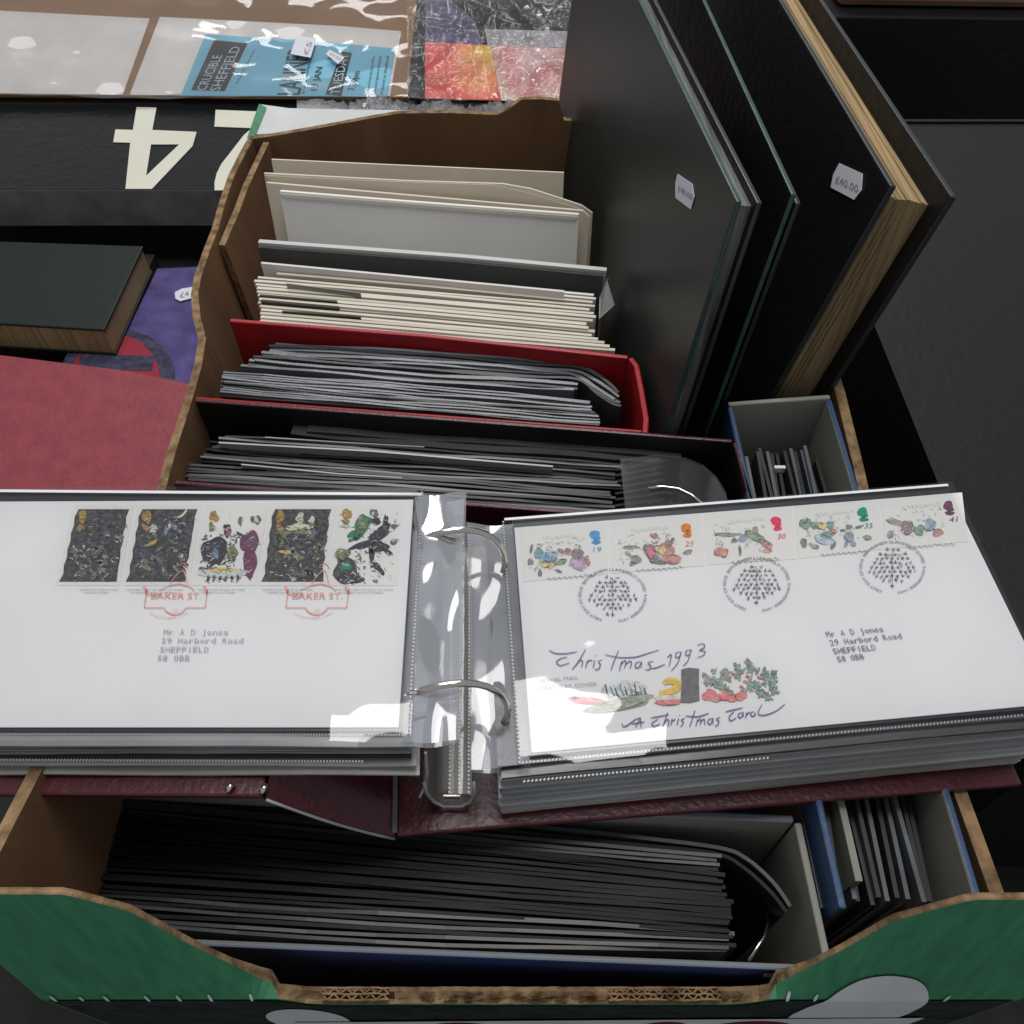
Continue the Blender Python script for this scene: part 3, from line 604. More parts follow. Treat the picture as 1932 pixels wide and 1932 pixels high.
# page stacks
rk = random.Random(8)
lq = [at(-60, 1372, ZL), at(752, 1372, ZL), at(780, 942, ZL), at(-60, 946, ZL)]      # left envelope corners
rq = [at(1003, 1420, ZR), at(1990, 1327, ZR), at(1990, 905, ZR), at(970, 995, ZR)]    # right envelope corners
rq[2] = rq[1] + (rq[3] - rq[0])
def stack(nl, z0, z1, quad, ext, fwd, mats, side):
    for i in range(nl):
        t = i / max(1, nl - 1); z = z0 + (z1 - z0) * t
        th = (z1 - z0) / nl * rk.uniform(0.55, 0.85)
        a, b, c, d = [p.copy() for p in quad]
        for p in (a, b, c, d): p.z = z
        e = (b - a).normalized(); f_ = (d - a).normalized()
        fo = fwd + 0.004 * (1 - t) + rk.uniform(-0.0018, 0.0018); bo = 0.003 + rk.uniform(-0.002, 0.001)
        gin = rk.uniform(-0.001, 0.001)
        if side < 0: b = b + e * (ext + gin); c = c + e * (ext + gin)
        else: a = a - e * (ext + gin); d = d - e * (ext + gin)
        k = 8; vv = []
        front = []
        for j in range(k + 1):
            p = (a - f_ * fo).lerp(b - f_ * fo, j / k); p.z += 0.0006 * sin(j * 1.3 + i) - rk.uniform(0, 0.0003); front.append(p)
        MB().slab(front + [c + f_ * bo, d + f_ * bo], (0, 0, -th)).build('page', mats[rk.randrange(len(mats))], al)
stack(9, 0.0475, ZL - 0.0032, lq, 0.002, 0.0045, ['film_edge', 'film_edge', 'film_edge_dark', 'sleeve_pale'], -1)
stack(15, 0.003, ZR - 0.0032, rq, 0.012, 0.0045, ['film_edge', 'film_edge', 'film_edge_dark', 'film_edge', 'sleeve_pale', 'sleeve_pale'], 1)
# black card and clear pocket of each upper page
def grow(quad, l, r, f_, b, dz):
    e = (quad[1] - quad[0]).normalized(); g = (quad[3] - quad[0]).normalized(); e2 = (quad[2] - quad[3]).normalized(); g2 = (quad[2] - quad[1]).normalized(); Z = Vector((0, 0, dz))
    return [quad[0] - e * l - g * f_ + Z, quad[1] + e * r - g2 * f_ + Z, quad[2] + e2 * r + g2 * b + Z, quad[3] - e2 * l + g * b + Z]
MB().slab(grow(lq, 0, 0.0012, 0.0010, 0.0060, -0.0008), (0, 0, -0.0008)).build('black_card', 'black_card', al)
MB().slab(grow(rq, 0.0008, 0, 0.0010, 0.0050, -0.0008), (0, 0, -0.0008)).build('black_card', 'black_card', al)
def pocket(quad, l, r, f_, b, gut, name='pocket'):
    Q = grow(quad, l, r, f_, b, 0.0012)
    def fn(u, v):
        p = Q[0].lerp(Q[1], u).lerp(Q[3].lerp(Q[2], u), v)
        s = (1 - u) if gut > 0 else u                # 1 at the gutter side
        k = max(0.0, (s - 0.80) / 0.20); k = k * k * (3 - 2 * k)
        p.z += 0.0021 * (1 - k * (0.3 + 0.7 * (1 - v))) - 0.0011 * max(0.0, (0.06 - v) / 0.06) + 0.0011 * noise.noise(p * 17 + Vector((0, 0, gut * 9))) + 0.0003 * noise.noise(p * 45)
        return p
    return MB().grid(fn, 110, 50).build(name, 'clear_film', al, smooth=True)
pocket(lq, 0.0, 0.0045, 0.006, 0.005, -1); pocket(rq, 0.0045, 0.0, 0.0060, 0.004, 1)
# highlight along the upper rim of each pocket, painted as a pale strip
def strip(p, q_, wd, m, name, z=0.0, wob=0.0):
    d = (q_ - p); n_ = Vector((-d.y, d.x, 0)).normalized() * wd; k = 12; vv = []
    for i in range(k + 1):
        a = p.lerp(q_, i / k); a = a + Vector((0, wob * sin(i * 0.9), z)); vv += [a, a + n_]
    return MB().add(vv, [(2 * i, 2 * i + 2, 2 * i + 3, 2 * i + 1) for i in range(k)]).build(name, m, al)
Ql = grow(lq, 0, 0.004, 0.0, 0.0052, 0.0004); Qr = grow(rq, 0.004, 0, 0.0, 0.0040, 0.0004)
strip(Ql[3], Ql[2] - Vector((0.0, 0.0035, 0)), 0.0014, 'seam', 'rim_highlight'); strip(Qr[3], Qr[2], 0.0013, 'seam', 'rim_highlight')
# dotted weld seams
def dots(p, q_, n, m, name, L=0.55, wd=0.0007):
    qq = MB(); d = (q_ - p); e = d.normalized(); nn = Vector((-e.y, e.x, 0)) * wd
    for i in range(n):
        a = p + d * ((i + 0.2) / n); b = a + d * (L / n) + nn * 0.4
        qq.obox(a, b - a, nn, (0, 0, 0.0003))
    return qq.build(name, m, al)
Z3 = Vector((0, 0, 0.0014))
Sl = grow(lq, 0, 0.0042, 0.0040, 0.003, 0.0015); Sr = grow(rq, 0.0042, 0, 0.0046, 0.003, 0.0015)
dots(Sl[0], Sl[1], 150, 'seam_dim', 'weld_seam'); dots(Sl[1], Sl[2], 70, 'seam_dim', 'weld_seam')
dots(Sr[0], Sr[1], 150, 'seam_dim', 'weld_seam'); dots(Sr[0], Sr[3], 70, 'seam_dim', 'weld_seam')
S2 = grow(rq, 0.004, 0, 0.0095, 0.003, -0.004); dots(S2[0], S2[1].lerp(S2[0], 0.55), 62, 'seam_dim', 'weld_seam')
S4 = grow(lq, 0, 0.002, 0.0085, 0.003, -0.0105); dots(S4[0], S4[1].lerp(S4[0], 0.1), 120, 'seam_dim', 'weld_seam')
# gutter: punched margins of the pages, rings, clear lifter
def margin(p00, p10, p11, p01, name, m, amp, dip, seed, fl=1):   # p0* gutter inner edge ... p1* page edge; second index: 0 near, 1 far
    rr = random.Random(seed); ph = [rr.uniform(0, 6) for _ in range(6)]
    def fn(u, v):
        p = p00.lerp(p10, u).lerp(p01.lerp(p11, u), v)
        p.z += -dip * sin(pi * u) + amp * (sin(7 * v + ph[0] + 2 * u) * 0.6 + sin(13 * v + ph[1] - 3 * u) * 0.35 + sin(5 * u + ph[2] + 4 * v) * 0.35) * sin(pi * min(1, 0.15 + u * 0.85))
        return p
    return MB().grid(fn, 16, 40).build(name, m, al, smooth=True)
lm = lambda x, y, z: at(x, y, z)
margin(lm(868, 1398, 0.060), lm(757, 1398, ZL), lm(783, 928, ZL), lm(880, 932, 0.061), 'page_margin', 'gutter_film', 0.0024, 0.0012, 4)
margin(lm(862, 1402, 0.054), lm(760, 1402, ZL - 0.004), lm(783, 930, ZL - 0.004), lm(876, 940, 0.056), 'page_margin', 'gutter_film', 0.0008, 0.004, 9)
margin(lm(888, 1452, 0.036), lm(1000, 1441, ZR), lm(968, 988, ZR), lm(880, 986, 0.042), 'page_margin', 'gutter_film', 0.0018, 0.002, 14)
margin(lm(890, 1456, 0.030), lm(1000, 1445, ZR - 0.004), lm(968, 990, ZR - 0.004), lm(882, 990, 0.036), 'page_margin', 'gutter_film', 0.0008, 0.003, 19)
def arch(y0, y1, cx, hw, zb, ztop, name, m):
    H_ = ztop - zb; prof = [(-hw, ztop), (-hw * 0.98, zb + H_ * 0.5), (-hw * 0.75, zb + H_ * 0.16), (-hw * 0.4, zb), (hw * 0.4, zb), (hw * 0.75, zb + H_ * 0.16), (hw * 0.98, zb + H_ * 0.5), (hw, ztop)]
    def fn(u, v):
        k = u * (len(prof) - 1); i = min(int(k), len(prof) - 2); t = k - i
        x = prof[i][0] + (prof[i + 1][0] - prof[i][0]) * t; z = prof[i][1] + (prof[i + 1][1] - prof[i][1]) * t
        y = y0 + (y1 - y0) * v; return Vector((cx - (y - y0) * 0.03 + x, y, z))
    return MB().grid(fn, 14, 12).build(name, m, al, smooth=True)
pe = at(854, 1521, 0.0045)
arch(pe.y, 0.232, pe.x, 0.0092, 0.0045, 0.033, 'page_lifter', 'lifter_film')
MB().obox((pe.x - 0.0036, pe.y + 0.001, 0.006), (0.0072, 0, 0), (0, 0.0012, 0), (0, 0, 0.006)).build('lifter_end', 'metal', al, bevel=0.0004)
lip = [(-0.0092, 0.030), (-0.0090, 0.0187), (-0.0069, 0.0091), (-0.0037, 0.0046), (0.0037, 0.0046), (0.0069, 0.0091), (0.0090, 0.0187), (0.0092, 0.030)]
MB().tube([(pe.x + a, pe.y, b) for a, b in lip], 0.0007, 6).build('lifter_lip', 'film_edge', al, smooth=True)
MB().tube([H0.lerp(sp0, k / 8) + Vector((0, -0.0006, -0.0012 - 0.004 * sin(pi * k / 8))) for k in range(9)], 0.0006, 6).build('worn_edge', 'film_edge', al, smooth=True)
MB().obox((pe.x - 0.007, pe.y + 0.006, 0.0008), (0.014, 0, 0), (-0.004, 0.118, 0), (0, 0, 0.003)).build('ring_rail', 'dull_grey', al, bevel=0.001)
q = MB(); s0, s1 = lm(868, 1500, 0.0355), lm(872, 1000, 0.0455)
for k, (xo, wd) in enumerate([(-0.0035, 0.0012), (0.0, 0.0014), (0.0035, 0.001)]):
    dots(s0 + Vector((xo, 0, 0.001)), s1 + Vector((xo, 0, 0.001)), 75, 'seam_dim', 'weld_seam', 0.5, 0.0005)
def midf(u, v): return Vector((s0.x + (u - 0.5) * 0.0085 + (s1.x - s0.x) * v, s0.y + (s1.y - s0.y) * v, s0.z + (s1.z - s0.z) * v + 0.0012 * sin(pi * u)))
MB().grid(midf, 6, 20).build('clear_strip', 'lifter_film', al, smooth=True)
for yy in (0.2045, 0.1365):
    cx = -0.0235 - (yy - 0.14) * 0.02; r_ = 0.0215; zc = 0.0445
    pts = [Vector((cx + r_ * cos(t) * 1.02, yy + 0.002 * sin(t * 2), zc + r_ * sin(t))) for t in [R(205 - 12 * i) for i in range(22)]]
    MB().tube(pts, 0.00135, 10).build('ring', 'metal', al, smooth=True)
# trailing end of film and the frayed corner hanging at the spine
MB().tube([at(803, 1420, 0.045), at(806, 1455, 0.032), at(803, 1482, 0.022), at(792, 1503, 0.015)], 0.0006, 6).build('film_thread', 'seam_dim', al)

# ------------------------------------------------------------------ the two first day covers in the album
LZ = [0.0]
def cover(name, quad, label):
    r = thing(name, label, 'envelope', quad[0].lerp(quad[2], 0.5))
    MB().slab([p + Vector((0, 0, -0.0007)) for p in quad], (0, 0, 0.0006)).build('paper', 'paper', r, bevel=0.0002)
    return r
le = cover('first_day_cover', lq, 'white envelope with dark stamps and red postmarks in the left album page')
re_ = cover('first_day_cover', rq, 'white envelope headed Christmas 1993 with colourful stamps in the right album page')
def blob(mb, z, cx, cy, rx, ry, mi, rr, n=11, rot=0.0, jit=0.25):
    ring = []; n = 22; f1, f2, f3 = rr.uniform(0, 6), rr.uniform(0, 6), rr.uniform(0, 6)
    for i in range(n):
        a = 2 * pi * i / n; k = 1 + jit * (0.55 * sin(2 * a + f1) + 0.5 * sin(3 * a + f2) + 0.3 * sin(5 * a + f3)); x, y = rx * cos(a) * k, ry * sin(a) * k
        ring.append(at(cx + x * cos(rot) - y * sin(rot), cy + x * sin(rot) + y * cos(rot), z))
    mb.add(ring, [tuple(range(n))[::-1]], mi)
def stroke(mb, z, pts, wd, mi=0): mb.ribbon([at(x, y, z) for x, y in pts], wd, mi=mi)
PM = ['p_gold', 'p_night', 'p_skyblue', 'p_orange', 'p_rose', 'p_teal', 'p_plum', 'p_lilac', 'p_leaf', 'p_yellow', 'p_brick', 'p_steel', 'p_pale_blue', 'p_bone', 'p_drab', 'p_red_ink', 'p_grey_ink', 'p_mist', 'night_mottle']
OFF = len(PM); PM = PM + ['q_' + n[2:] for n in PM if n.startswith('p_')]
PI_ = {n[2:] if n.startswith('p_') else n: i for i, n in enumerate(PM[:OFF])}
ZLp = ZL + 0.00005
def stamp(parent, quad, z, label=None):
    o = MB().slab([at(x, y, z) for x, y in quad], (0, 0, 0.00005)).build('stamp', 'stamp_paper', parent)
    if label: o['label'] = label
    return o
def picture(st, mb): mb.build('picture', PM, st)
# left stamps: dark engraved scenes (plain stand-ins of the same tones)
lst = [[(140, 953), (252, 953), (226, 1105), (106, 1105)], [(259, 953), (381, 953), (356, 1105), (232, 1105)], [(386, 953), (505, 953), (484, 1105), (359, 1105)], [(509, 953), (634, 953), (617, 1105), (488, 1105)], [(636, 953), (759, 953), (750, 1105), (622, 1105)]]
labs = ['leftmost stamp, a dark scene', 'dark night stamp with a white moon', 'pale stamp with dark figures at a table', 'dark stamp with pale rocks', 'white stamp with dark leaping shapes']
for i, qd in enumerate(lst):
    st = stamp(le, qd, ZLp, labs[i]); mb = MB(); rr = random.Random(50 + i); z1, z2, z3 = ZLp + 0.00020, ZLp + 0.00028, ZLp + 0.00036
    (ax, ay), (bx, by), (cx, cy), (dx, dy) = qd
    def uv(u, v): return (ax + (bx - ax) * u) * (1 - v) + (dx + (cx - dx) * u) * v, ay + (dy - ay) * v
    def B(u, v, rx, ry, m, z=z2, rot=0, jit=0.3):
        x, y = uv(u, v); blob(mb, z, x, y, rx, ry, PI_[m], rr, rot=rot, jit=jit)
        for k in range(int(2 + rx * ry / 22)):
            a, q_ = rr.uniform(0, 2 * pi), rr.uniform(0.2, 1.05); hx, hy = x + rx * q_ * cos(a) * cos(rot) - ry * q_ * sin(a) * sin(rot), y + ry * q_ * sin(a) * cos(rot) + rx * q_ * cos(a) * sin(rot); b = rot + rr.uniform(-0.8, 0.8); L = rr.uniform(2, 5)
            stroke(mb, z + 0.00003, [(hx - L * cos(b), hy - L * sin(b)), (hx, hy + rr.uniform(-1, 1)), (hx + L * cos(b), hy + L * sin(b))], rr.uniform(0.0002, 0.0005), PI_[rr.choice(['night', 'grey_ink', 'night', 'drab', 'mist'] if m not in ('night', 'plum', 'leaf') else ['grey_ink', 'mist', m, 'steel', 'drab'])])
    if i in (0, 1, 3):
        edge = [uv(0.09, 0.05), uv(0.94, 0.05)] + [uv(0.93 - 0.02 * (k % 2) * rr.random() * 2, 0.05 + 0.9 * k / 9) for k in range(1, 9)] + [uv(0.94, 0.95), uv(0.03, 0.95)] + [uv(0.05 + 0.02 * (k % 2), 0.95 - 0.9 * k / 9) for k in range(1, 9)]
        mb.add([at(x, y, z1) for x, y in edge], [tuple(range(len(edge)))[::-1]], PI_['night_mottle'])
        for k in range(16):                         # shaded masses of the engraving
            u, v = rr.uniform(0.12, 0.88), rr.uniform(0.3, 0.9); B(u, v, rr.uniform(4, 11), rr.uniform(3, 9), rr.choice(['grey_ink', 'night', 'grey_ink', 'drab', 'night']), z1 + 0.00003, rr.uniform(-1, 1), 0.45)
        for k in range(9):
            u, v = rr.uniform(0.15, 0.85), rr.uniform(0.45, 0.9); B(u, v, rr.uniform(1.5, 3.5), rr.uniform(1.2, 3), rr.choice(['mist', 'bone', 'mist', 'steel']), z2, rr.uniform(-1, 1), 0.5)
        B(0.18, 0.14, 8, 11, 'gold'); B(0.19, 0.28, 6, 7, 'gold', jit=0.4)
        for k in range(120):
            u, v = rr.uniform(0.1, 0.9), rr.uniform(0.12, 0.93); x, y = uv(u, v)
            a = rr.uniform(-1, 1); stroke(mb, z2, [(x, y), (x + 5 * cos(a), y + 4 * sin(a)), (x + 7 * cos(a + .4), y + 6 * sin(a + .4))], rr.uniform(0.00015, 0.00042), PI_[rr.choice(['grey_ink', 'grey_ink', 'night', 'drab', 'grey_ink', 'mist', 'steel'])])
    if i == 1:
        stroke(mb, z3, curve([(334, 976), (341, 974), (348, 968), (352, 961)]), 0.0011, PI_['bone']); B(0.32, 0.30, 5, 9, 'mist', rot=0.5); B(0.30, 0.27, 3, 5, 'bone', z3)
        B(0.52, 0.30, 4, 12, 'steel', rot=0.3); B(0.62, 0.27, 8, 4, 'steel', rot=0.6); B(0.55, 0.24, 3, 6, 'mist', z3)
        B(0.33, 0.47, 12, 3, 'yellow', rot=-0.5); B(0.26, 0.5, 6, 3, 'drab', rot=-0.2); B(0.45, 0.55, 8, 1.5, 'drab', rot=-0.6)
    if i == 2:
        for k in range(130): x, y = uv(rr.uniform(0.08, 0.62), rr.uniform(0.36, 0.8)); a = rr.uniform(0, 3.1); L = rr.uniform(3, 8); stroke(mb, z1, [(x, y), (x + L * cos(a) * 0.5 + 1, y + L * sin(a) * 0.5), (x + L * cos(a), y + L * sin(a))], rr.uniform(0.0003, 0.0007), PI_[rr.choice(['night', 'night', 'grey_ink', 'steel', 'drab'])])
        for k in range(22):
            x, y = uv(rr.uniform(0.15, 0.9), rr.uniform(0.08, 0.45)); stroke(mb, z1, [(x, y), (x + 1.5, y + 7)], 0.00022, PI_['mist'])
        B(0.18, 0.14, 8, 11, 'gold'); B(0.17, 0.27, 6, 8, 'drab')
        B(0.28, 0.56, 25, 26, 'night', jit=0.15); B(0.42, 0.31, 8, 11, 'night'); B(0.45, 0.33, 4, 6, 'brick', z3); B(0.80, 0.46, 17, 22, 'plum', jit=0.2); B(0.85, 0.72, 12, 30, 'plum', jit=0.18); B(0.85, 0.18, 9, 9, 'grey_ink'); B(0.85, 0.18, 4, 5, 'bone', z3)
        B(0.63, 0.36, 7, 3, 'night', rot=0.5); B(0.60, 0.2, 3, 10, 'grey_ink'); B(0.55, 0.58, 9, 14, 'drab'); B(0.3, 0.6, 5, 10, 'steel', z3); B(0.48, 0.52, 3, 8, 'mist', z3)
        B(0.46, 0.84, 46, 9, 'mist', z3, jit=0.08); B(0.44, 0.80, 20, 4, 'yellow', z3 + 0.00006, jit=0.5); B(0.2, 0.78, 12, 2.5, 'grey_ink', z3 + 0.00006)
        for k in range(6): B(0.25 + 0.09 * k, 0.91, 2.5, 6, 'night' if k % 2 == 0 else 'grey_ink', z3 + 0.00006, rot=0.3)
    if i == 3:
        B(0.48, 0.16, 8, 9, 'bone'); B(0.48, 0.27, 22, 7, 'bone'); B(0.66, 0.21, 6, 10, 'bone'); B(0.30, 0.34, 12, 4, 'drab'); B(0.55, 0.32, 14, 6, 'drab'); B(0.33, 0.58, 10, 4, 'yellow'); B(0.35, 0.63, 6, 6, 'drab')
        B(0.7, 0.36, 5, 10, 'grey_ink', rot=0.5); B(0.55, 0.85, 15, 4, 'grey_ink'); B(0.5, 0.92, 5, 4, 'bone')
    if i == 4:
        B(0.16, 0.11, 10, 9, 'gold', jit=0.15); B(0.16, 0.20, 6, 5, 'gold', jit=0.15); B(0.15, 0.26, 9, 4, 'mist')
        B(0.40, 0.26, 15, 22, 'leaf', rot=0.4); B(0.40, 0.22, 8, 12, 'drab', z3); B(0.30, 0.38, 16, 8, 'leaf', rot=-0.5)
        B(0.58, 0.10, 8, 8, 'grey_ink'); B(0.56, 0.11, 3, 4, 'bone', z3); B(0.60, 0.2, 12, 6, 'night', rot=-0.2)
        B(0.70, 0.34, 20, 12, 'night', rot=-0.5); B(0.76, 0.2, 4, 14, 'night', rot=0.1); B(0.9, 0.26, 8, 4, 'grey_ink', rot=-0.4); B(0.45, 0.49, 28, 6, 'night', rot=-0.35); B(0.68, 0.52, 16, 12, 'night'); B(0.82, 0.58, 12, 4, 'night', rot=0.7)
        B(0.58, 0.62, 5, 14, 'night'); B(0.70, 0.78, 6, 14, 'night', rot=-0.7); B(0.22, 0.82, 24, 24, 'night_mottle', jit=0.12); B(0.15, 0.62, 16, 12, 'drab'); B(0.22, 0.76, 10, 7, 'teal', z3); B(0.30, 0.9, 26, 10, 'night', jit=0.2)
        B(0.9, 0.46, 6, 5, 'grey_ink'); B(0.60, 0.76, 2.5, 2.5, 'night'); B(0.67, 0.94, 4, 4, 'grey_ink'); B(0.64, 0.81, 2, 2, 'night')
        for k in range(70): x, y = uv(rr.uniform(0.4, 0.95), rr.uniform(0.08, 0.94)); a = rr.uniform(0.3, 1.6); L = rr.uniform(3, 8); stroke(mb, z1, [(x, y), (x + L * cos(a) * 0.6, y + L * sin(a) * 0.5 + 1), (x + L * cos(a), y + L * sin(a))], rr.uniform(0.00012, 0.0003), PI_[rr.choice(['drab', 'grey_ink', 'mist', 'night'])])
        for k in range(60): x, y = uv(rr.uniform(0.08, 0.5), rr.uniform(0.55, 0.95)); a = rr.uniform(-1.2, 1.2); stroke(mb, z3 + 0.00005, [(x, y), (x + 2.5 * cos(a), y + 2.5 * sin(a)), (x + 5 * cos(a + .5), y + 5 * sin(a + .5))], rr.uniform(0.00015, 0.0004), PI_[rr.choice(['drab', 'grey_ink', 'leaf', 'night'])])
    picture(st, mb)
# captions under the stamps, red postmarks, typed address
zt = ZLp + 0.0006
def line_txt(mb, txt, p0, p1, h, z, mi=0, f=text):
    o, e = at(*p0, z), at(*p1, z) - at(*p0, z); up = at(p0[0] + h * 0.13, p0[1] - h, z) - o
    if abs(p1[1] - p0[1]) > 2: up = Vector((-e.y, e.x, 0)).normalized() * up.length
    f(mb, txt, lambda s, t: o + e * s + up * t, mi)
mb = MB()
for x0, x1 in ((150, 222), (238, 345), (372, 462), (494, 590), (632, 742)):
    line_txt(mb, 'THE FIRST DAY OF ISSUE OF THESE', (x0, 1114), (x1, 1114), 3.2, ZLp + 0.0003); line_txt(mb, 'STAMPS IN OCTOBER', (x0 + 8, 1119.5), (x1 - 18, 1119.5), 3.2, ZLp + 0.0003)
mb.build('caption', 'ink_grey', le)
def underground(cx, name):
    mb = MB(); s = 0.00034
    for pts in ([(cx - 59, 1146), (cx - 54, 1110)], [(cx + 56, 1146), (cx + 60, 1110)], [(cx - 59, 1146), (cx - 22, 1146)], [(cx + 20, 1146), (cx + 56, 1146)], [(cx - 54, 1121), (cx - 26, 1121)], [(cx - 30, 1112), (cx - 12, 1104), (cx + 8, 1101), (cx + 26, 1106), (cx + 36, 1114)]):
        stroke(mb, zt, pts, 0.0004)
    for sx in (-1, 1): stroke(mb, zt, [(cx + sx * 57 - 3, 1106), (cx + sx * 57 + 3, 1120)], 0.0010)
    stroke(mb, zt, curve([(cx - 22, 1146), (cx - 16, 1154), (cx - 2, 1159), (cx + 12, 1155), (cx + 20, 1146)]), 0.0005)
    stroke(mb, zt, curve([(cx - 10, 1100), (cx + 2, 1085), (cx + 14, 1076), (cx + 20, 1090), (cx + 22, 1104)]), 0.0004); stroke(mb, zt, [(cx + 4, 1068), (cx + 16, 1062), (cx + 24, 1072)], 0.0004)
    line_txt(mb, 'BAKER ST.', (cx - 47, 1129), (cx + 48, 1129), 12, zt)
    line_txt(mb, '221', (cx - 5, 1153), (cx + 5, 1153), 4, zt)
    o = at(cx - 2, 1120, zt); sc = (at(cx + 1, 1120, zt) - at(cx, 1120, zt)).length
    def arc(s, t): a = R(232 + 76 * s); return o + Vector((cos(a) * 58, sin(a) * 54, 0)) * sc + Vector((-cos(a), -sin(a), 0)) * 3.4 * sc * t
    text(mb, '12 OCTOBER 1993', arc)
    mb.build('postmark', 'ink_red', le)
underground(331, 'postmark'); underground(598, 'postmark')
ADDR = ['Mr A D Jones', '29 Harbord Road', 'SHEFFIELD', 'S8 0BB']
mb = MB()
for s_, p0, p1 in zip(ADDR, [(307, 1197), (303, 1213), (300, 1230), (295, 1246)], [(431, 1197), (460, 1213), (394, 1230), (358, 1246)]): line_txt(mb, s_, p0, p1, 10.5, zt, f=mono)
mb.build('address', 'ink_grey', le)

# right cover
ZRp = ZR + 0.00005; zr1, zr2, zr3, zr4 = ZRp + 0.0002, ZRp + 0.00028, ZRp + 0.00036, ZRp + 0.0005
rst = [[(982, 1001), (1143, 987), (1147, 1083), (988, 1098)], [(1150, 986), (1322, 970), (1328, 1067), (1155, 1082)], [(1330, 970), (1493, 957), (1501, 1055), (1336, 1066)], [(1499, 956), (1656, 943), (1666, 1036), (1507, 1054)], [(1662, 942), (1815, 929), (1826, 1022), (1671, 1036)]]
heads = [('skyblue', (1123, 1012), '19', (1126, 1037)), ('orange', (1295, 999), '25', (1300, 1026)), ('rose', (1465, 986), '30', (1474, 1012)), ('teal', (1628, 969), '35', (1638, 992)), ('plum', (1790, 957), '41', (1798, 980))]
figs = [[('skyblue', 1030, 1052, 12, 10), ('teal', 1016, 1044, 8, 9), ('steel', 1040, 1050, 14, 9), ('yellow', 1027, 1065, 9, 6), ('yellow', 1040, 1066, 7, 6), ('leaf', 1058, 1060, 11, 5), ('brick', 1065, 1042, 14, 3), ('plum', 1072, 1038, 5, 4), ('lilac', 1092, 1062, 16, 12), ('plum', 1090, 1045, 10, 10), ('brick', 1108, 1058, 5, 9), ('bone', 1017, 1030, 4, 4), ('bone', 1036, 1034, 4, 4), ('bone', 1089, 1032, 5, 5), ('grey_ink', 1001, 1060, 5, 6), ('night', 1019, 1080, 3, 8), ('night', 1054, 1077, 6, 2.5), ('night', 1003, 1035, 2, 9)],
        [('plum', 1227, 1039, 11, 15), ('rose', 1230, 1046, 8, 12), ('brick', 1258, 1042, 16, 18), ('brick', 1270, 1055, 16, 8), ('yellow', 1246, 1036, 12, 7), ('brick', 1236, 1012, 9, 4), ('bone', 1236, 1019, 6, 5), ('bone', 1262, 1013, 5, 5), ('plum', 1264, 1022, 9, 6), ('drab', 1190, 1033, 17, 3), ('grey_ink', 1200, 1055, 10, 7), ('drab', 1185, 1044, 6, 3), ('leaf', 1196, 1062, 8, 4), ('night', 1240, 1060, 14, 5), ('grey_ink', 1298, 1042, 8, 4), ('steel', 1235, 1054, 8, 6)],
        [('brick', 1360, 1040, 12, 8), ('orange', 1365, 1044, 7, 6), ('bone', 1360, 1025, 4, 4), ('grey_ink', 1372, 1008, 22, 3), ('steel', 1402, 1015, 12, 6), ('drab', 1420, 1010, 14, 8), ('leaf', 1432, 1016, 12, 6), ('brick', 1445, 1026, 14, 6), ('drab', 1425, 1000, 5, 6), ('orange', 1448, 1040, 8, 3), ('grey_ink', 1386, 1020, 5, 4), ('night', 1396, 1038, 2, 9)],
        [('leaf', 1520, 988, 11, 9), ('bone', 1519, 981, 5, 5), ('leaf', 1540, 991, 12, 6), ('yellow', 1552, 992, 9, 6), ('teal', 1566, 991, 7, 8), ('pale_blue', 1555, 1018, 20, 8), ('teal', 1562, 1008, 12, 6), ('brick', 1570, 1003, 9, 4), ('steel', 1602, 1013, 9, 8), ('bone', 1600, 1002, 5, 4), ('night', 1602, 994, 5, 4), ('night', 1516, 1024, 6, 8), ('drab', 1536, 1030, 9, 4), ('night', 1572, 1030, 3, 7), ('steel', 1597, 1026, 3, 7), ('steel', 1610, 1026, 5, 4), ('night', 1621, 994, 8, 2), ('night', 1590, 1000, 5, 2), ('grey_ink', 1637, 1014, 8, 4)],
        [('drab', 1690, 985, 16, 5), ('plum', 1712, 995, 12, 12), ('leaf', 1735, 1000, 10, 9), ('steel', 1755, 990, 12, 10), ('grey_ink', 1680, 1008, 5, 7), ('brick', 1770, 1005, 9, 7)]]
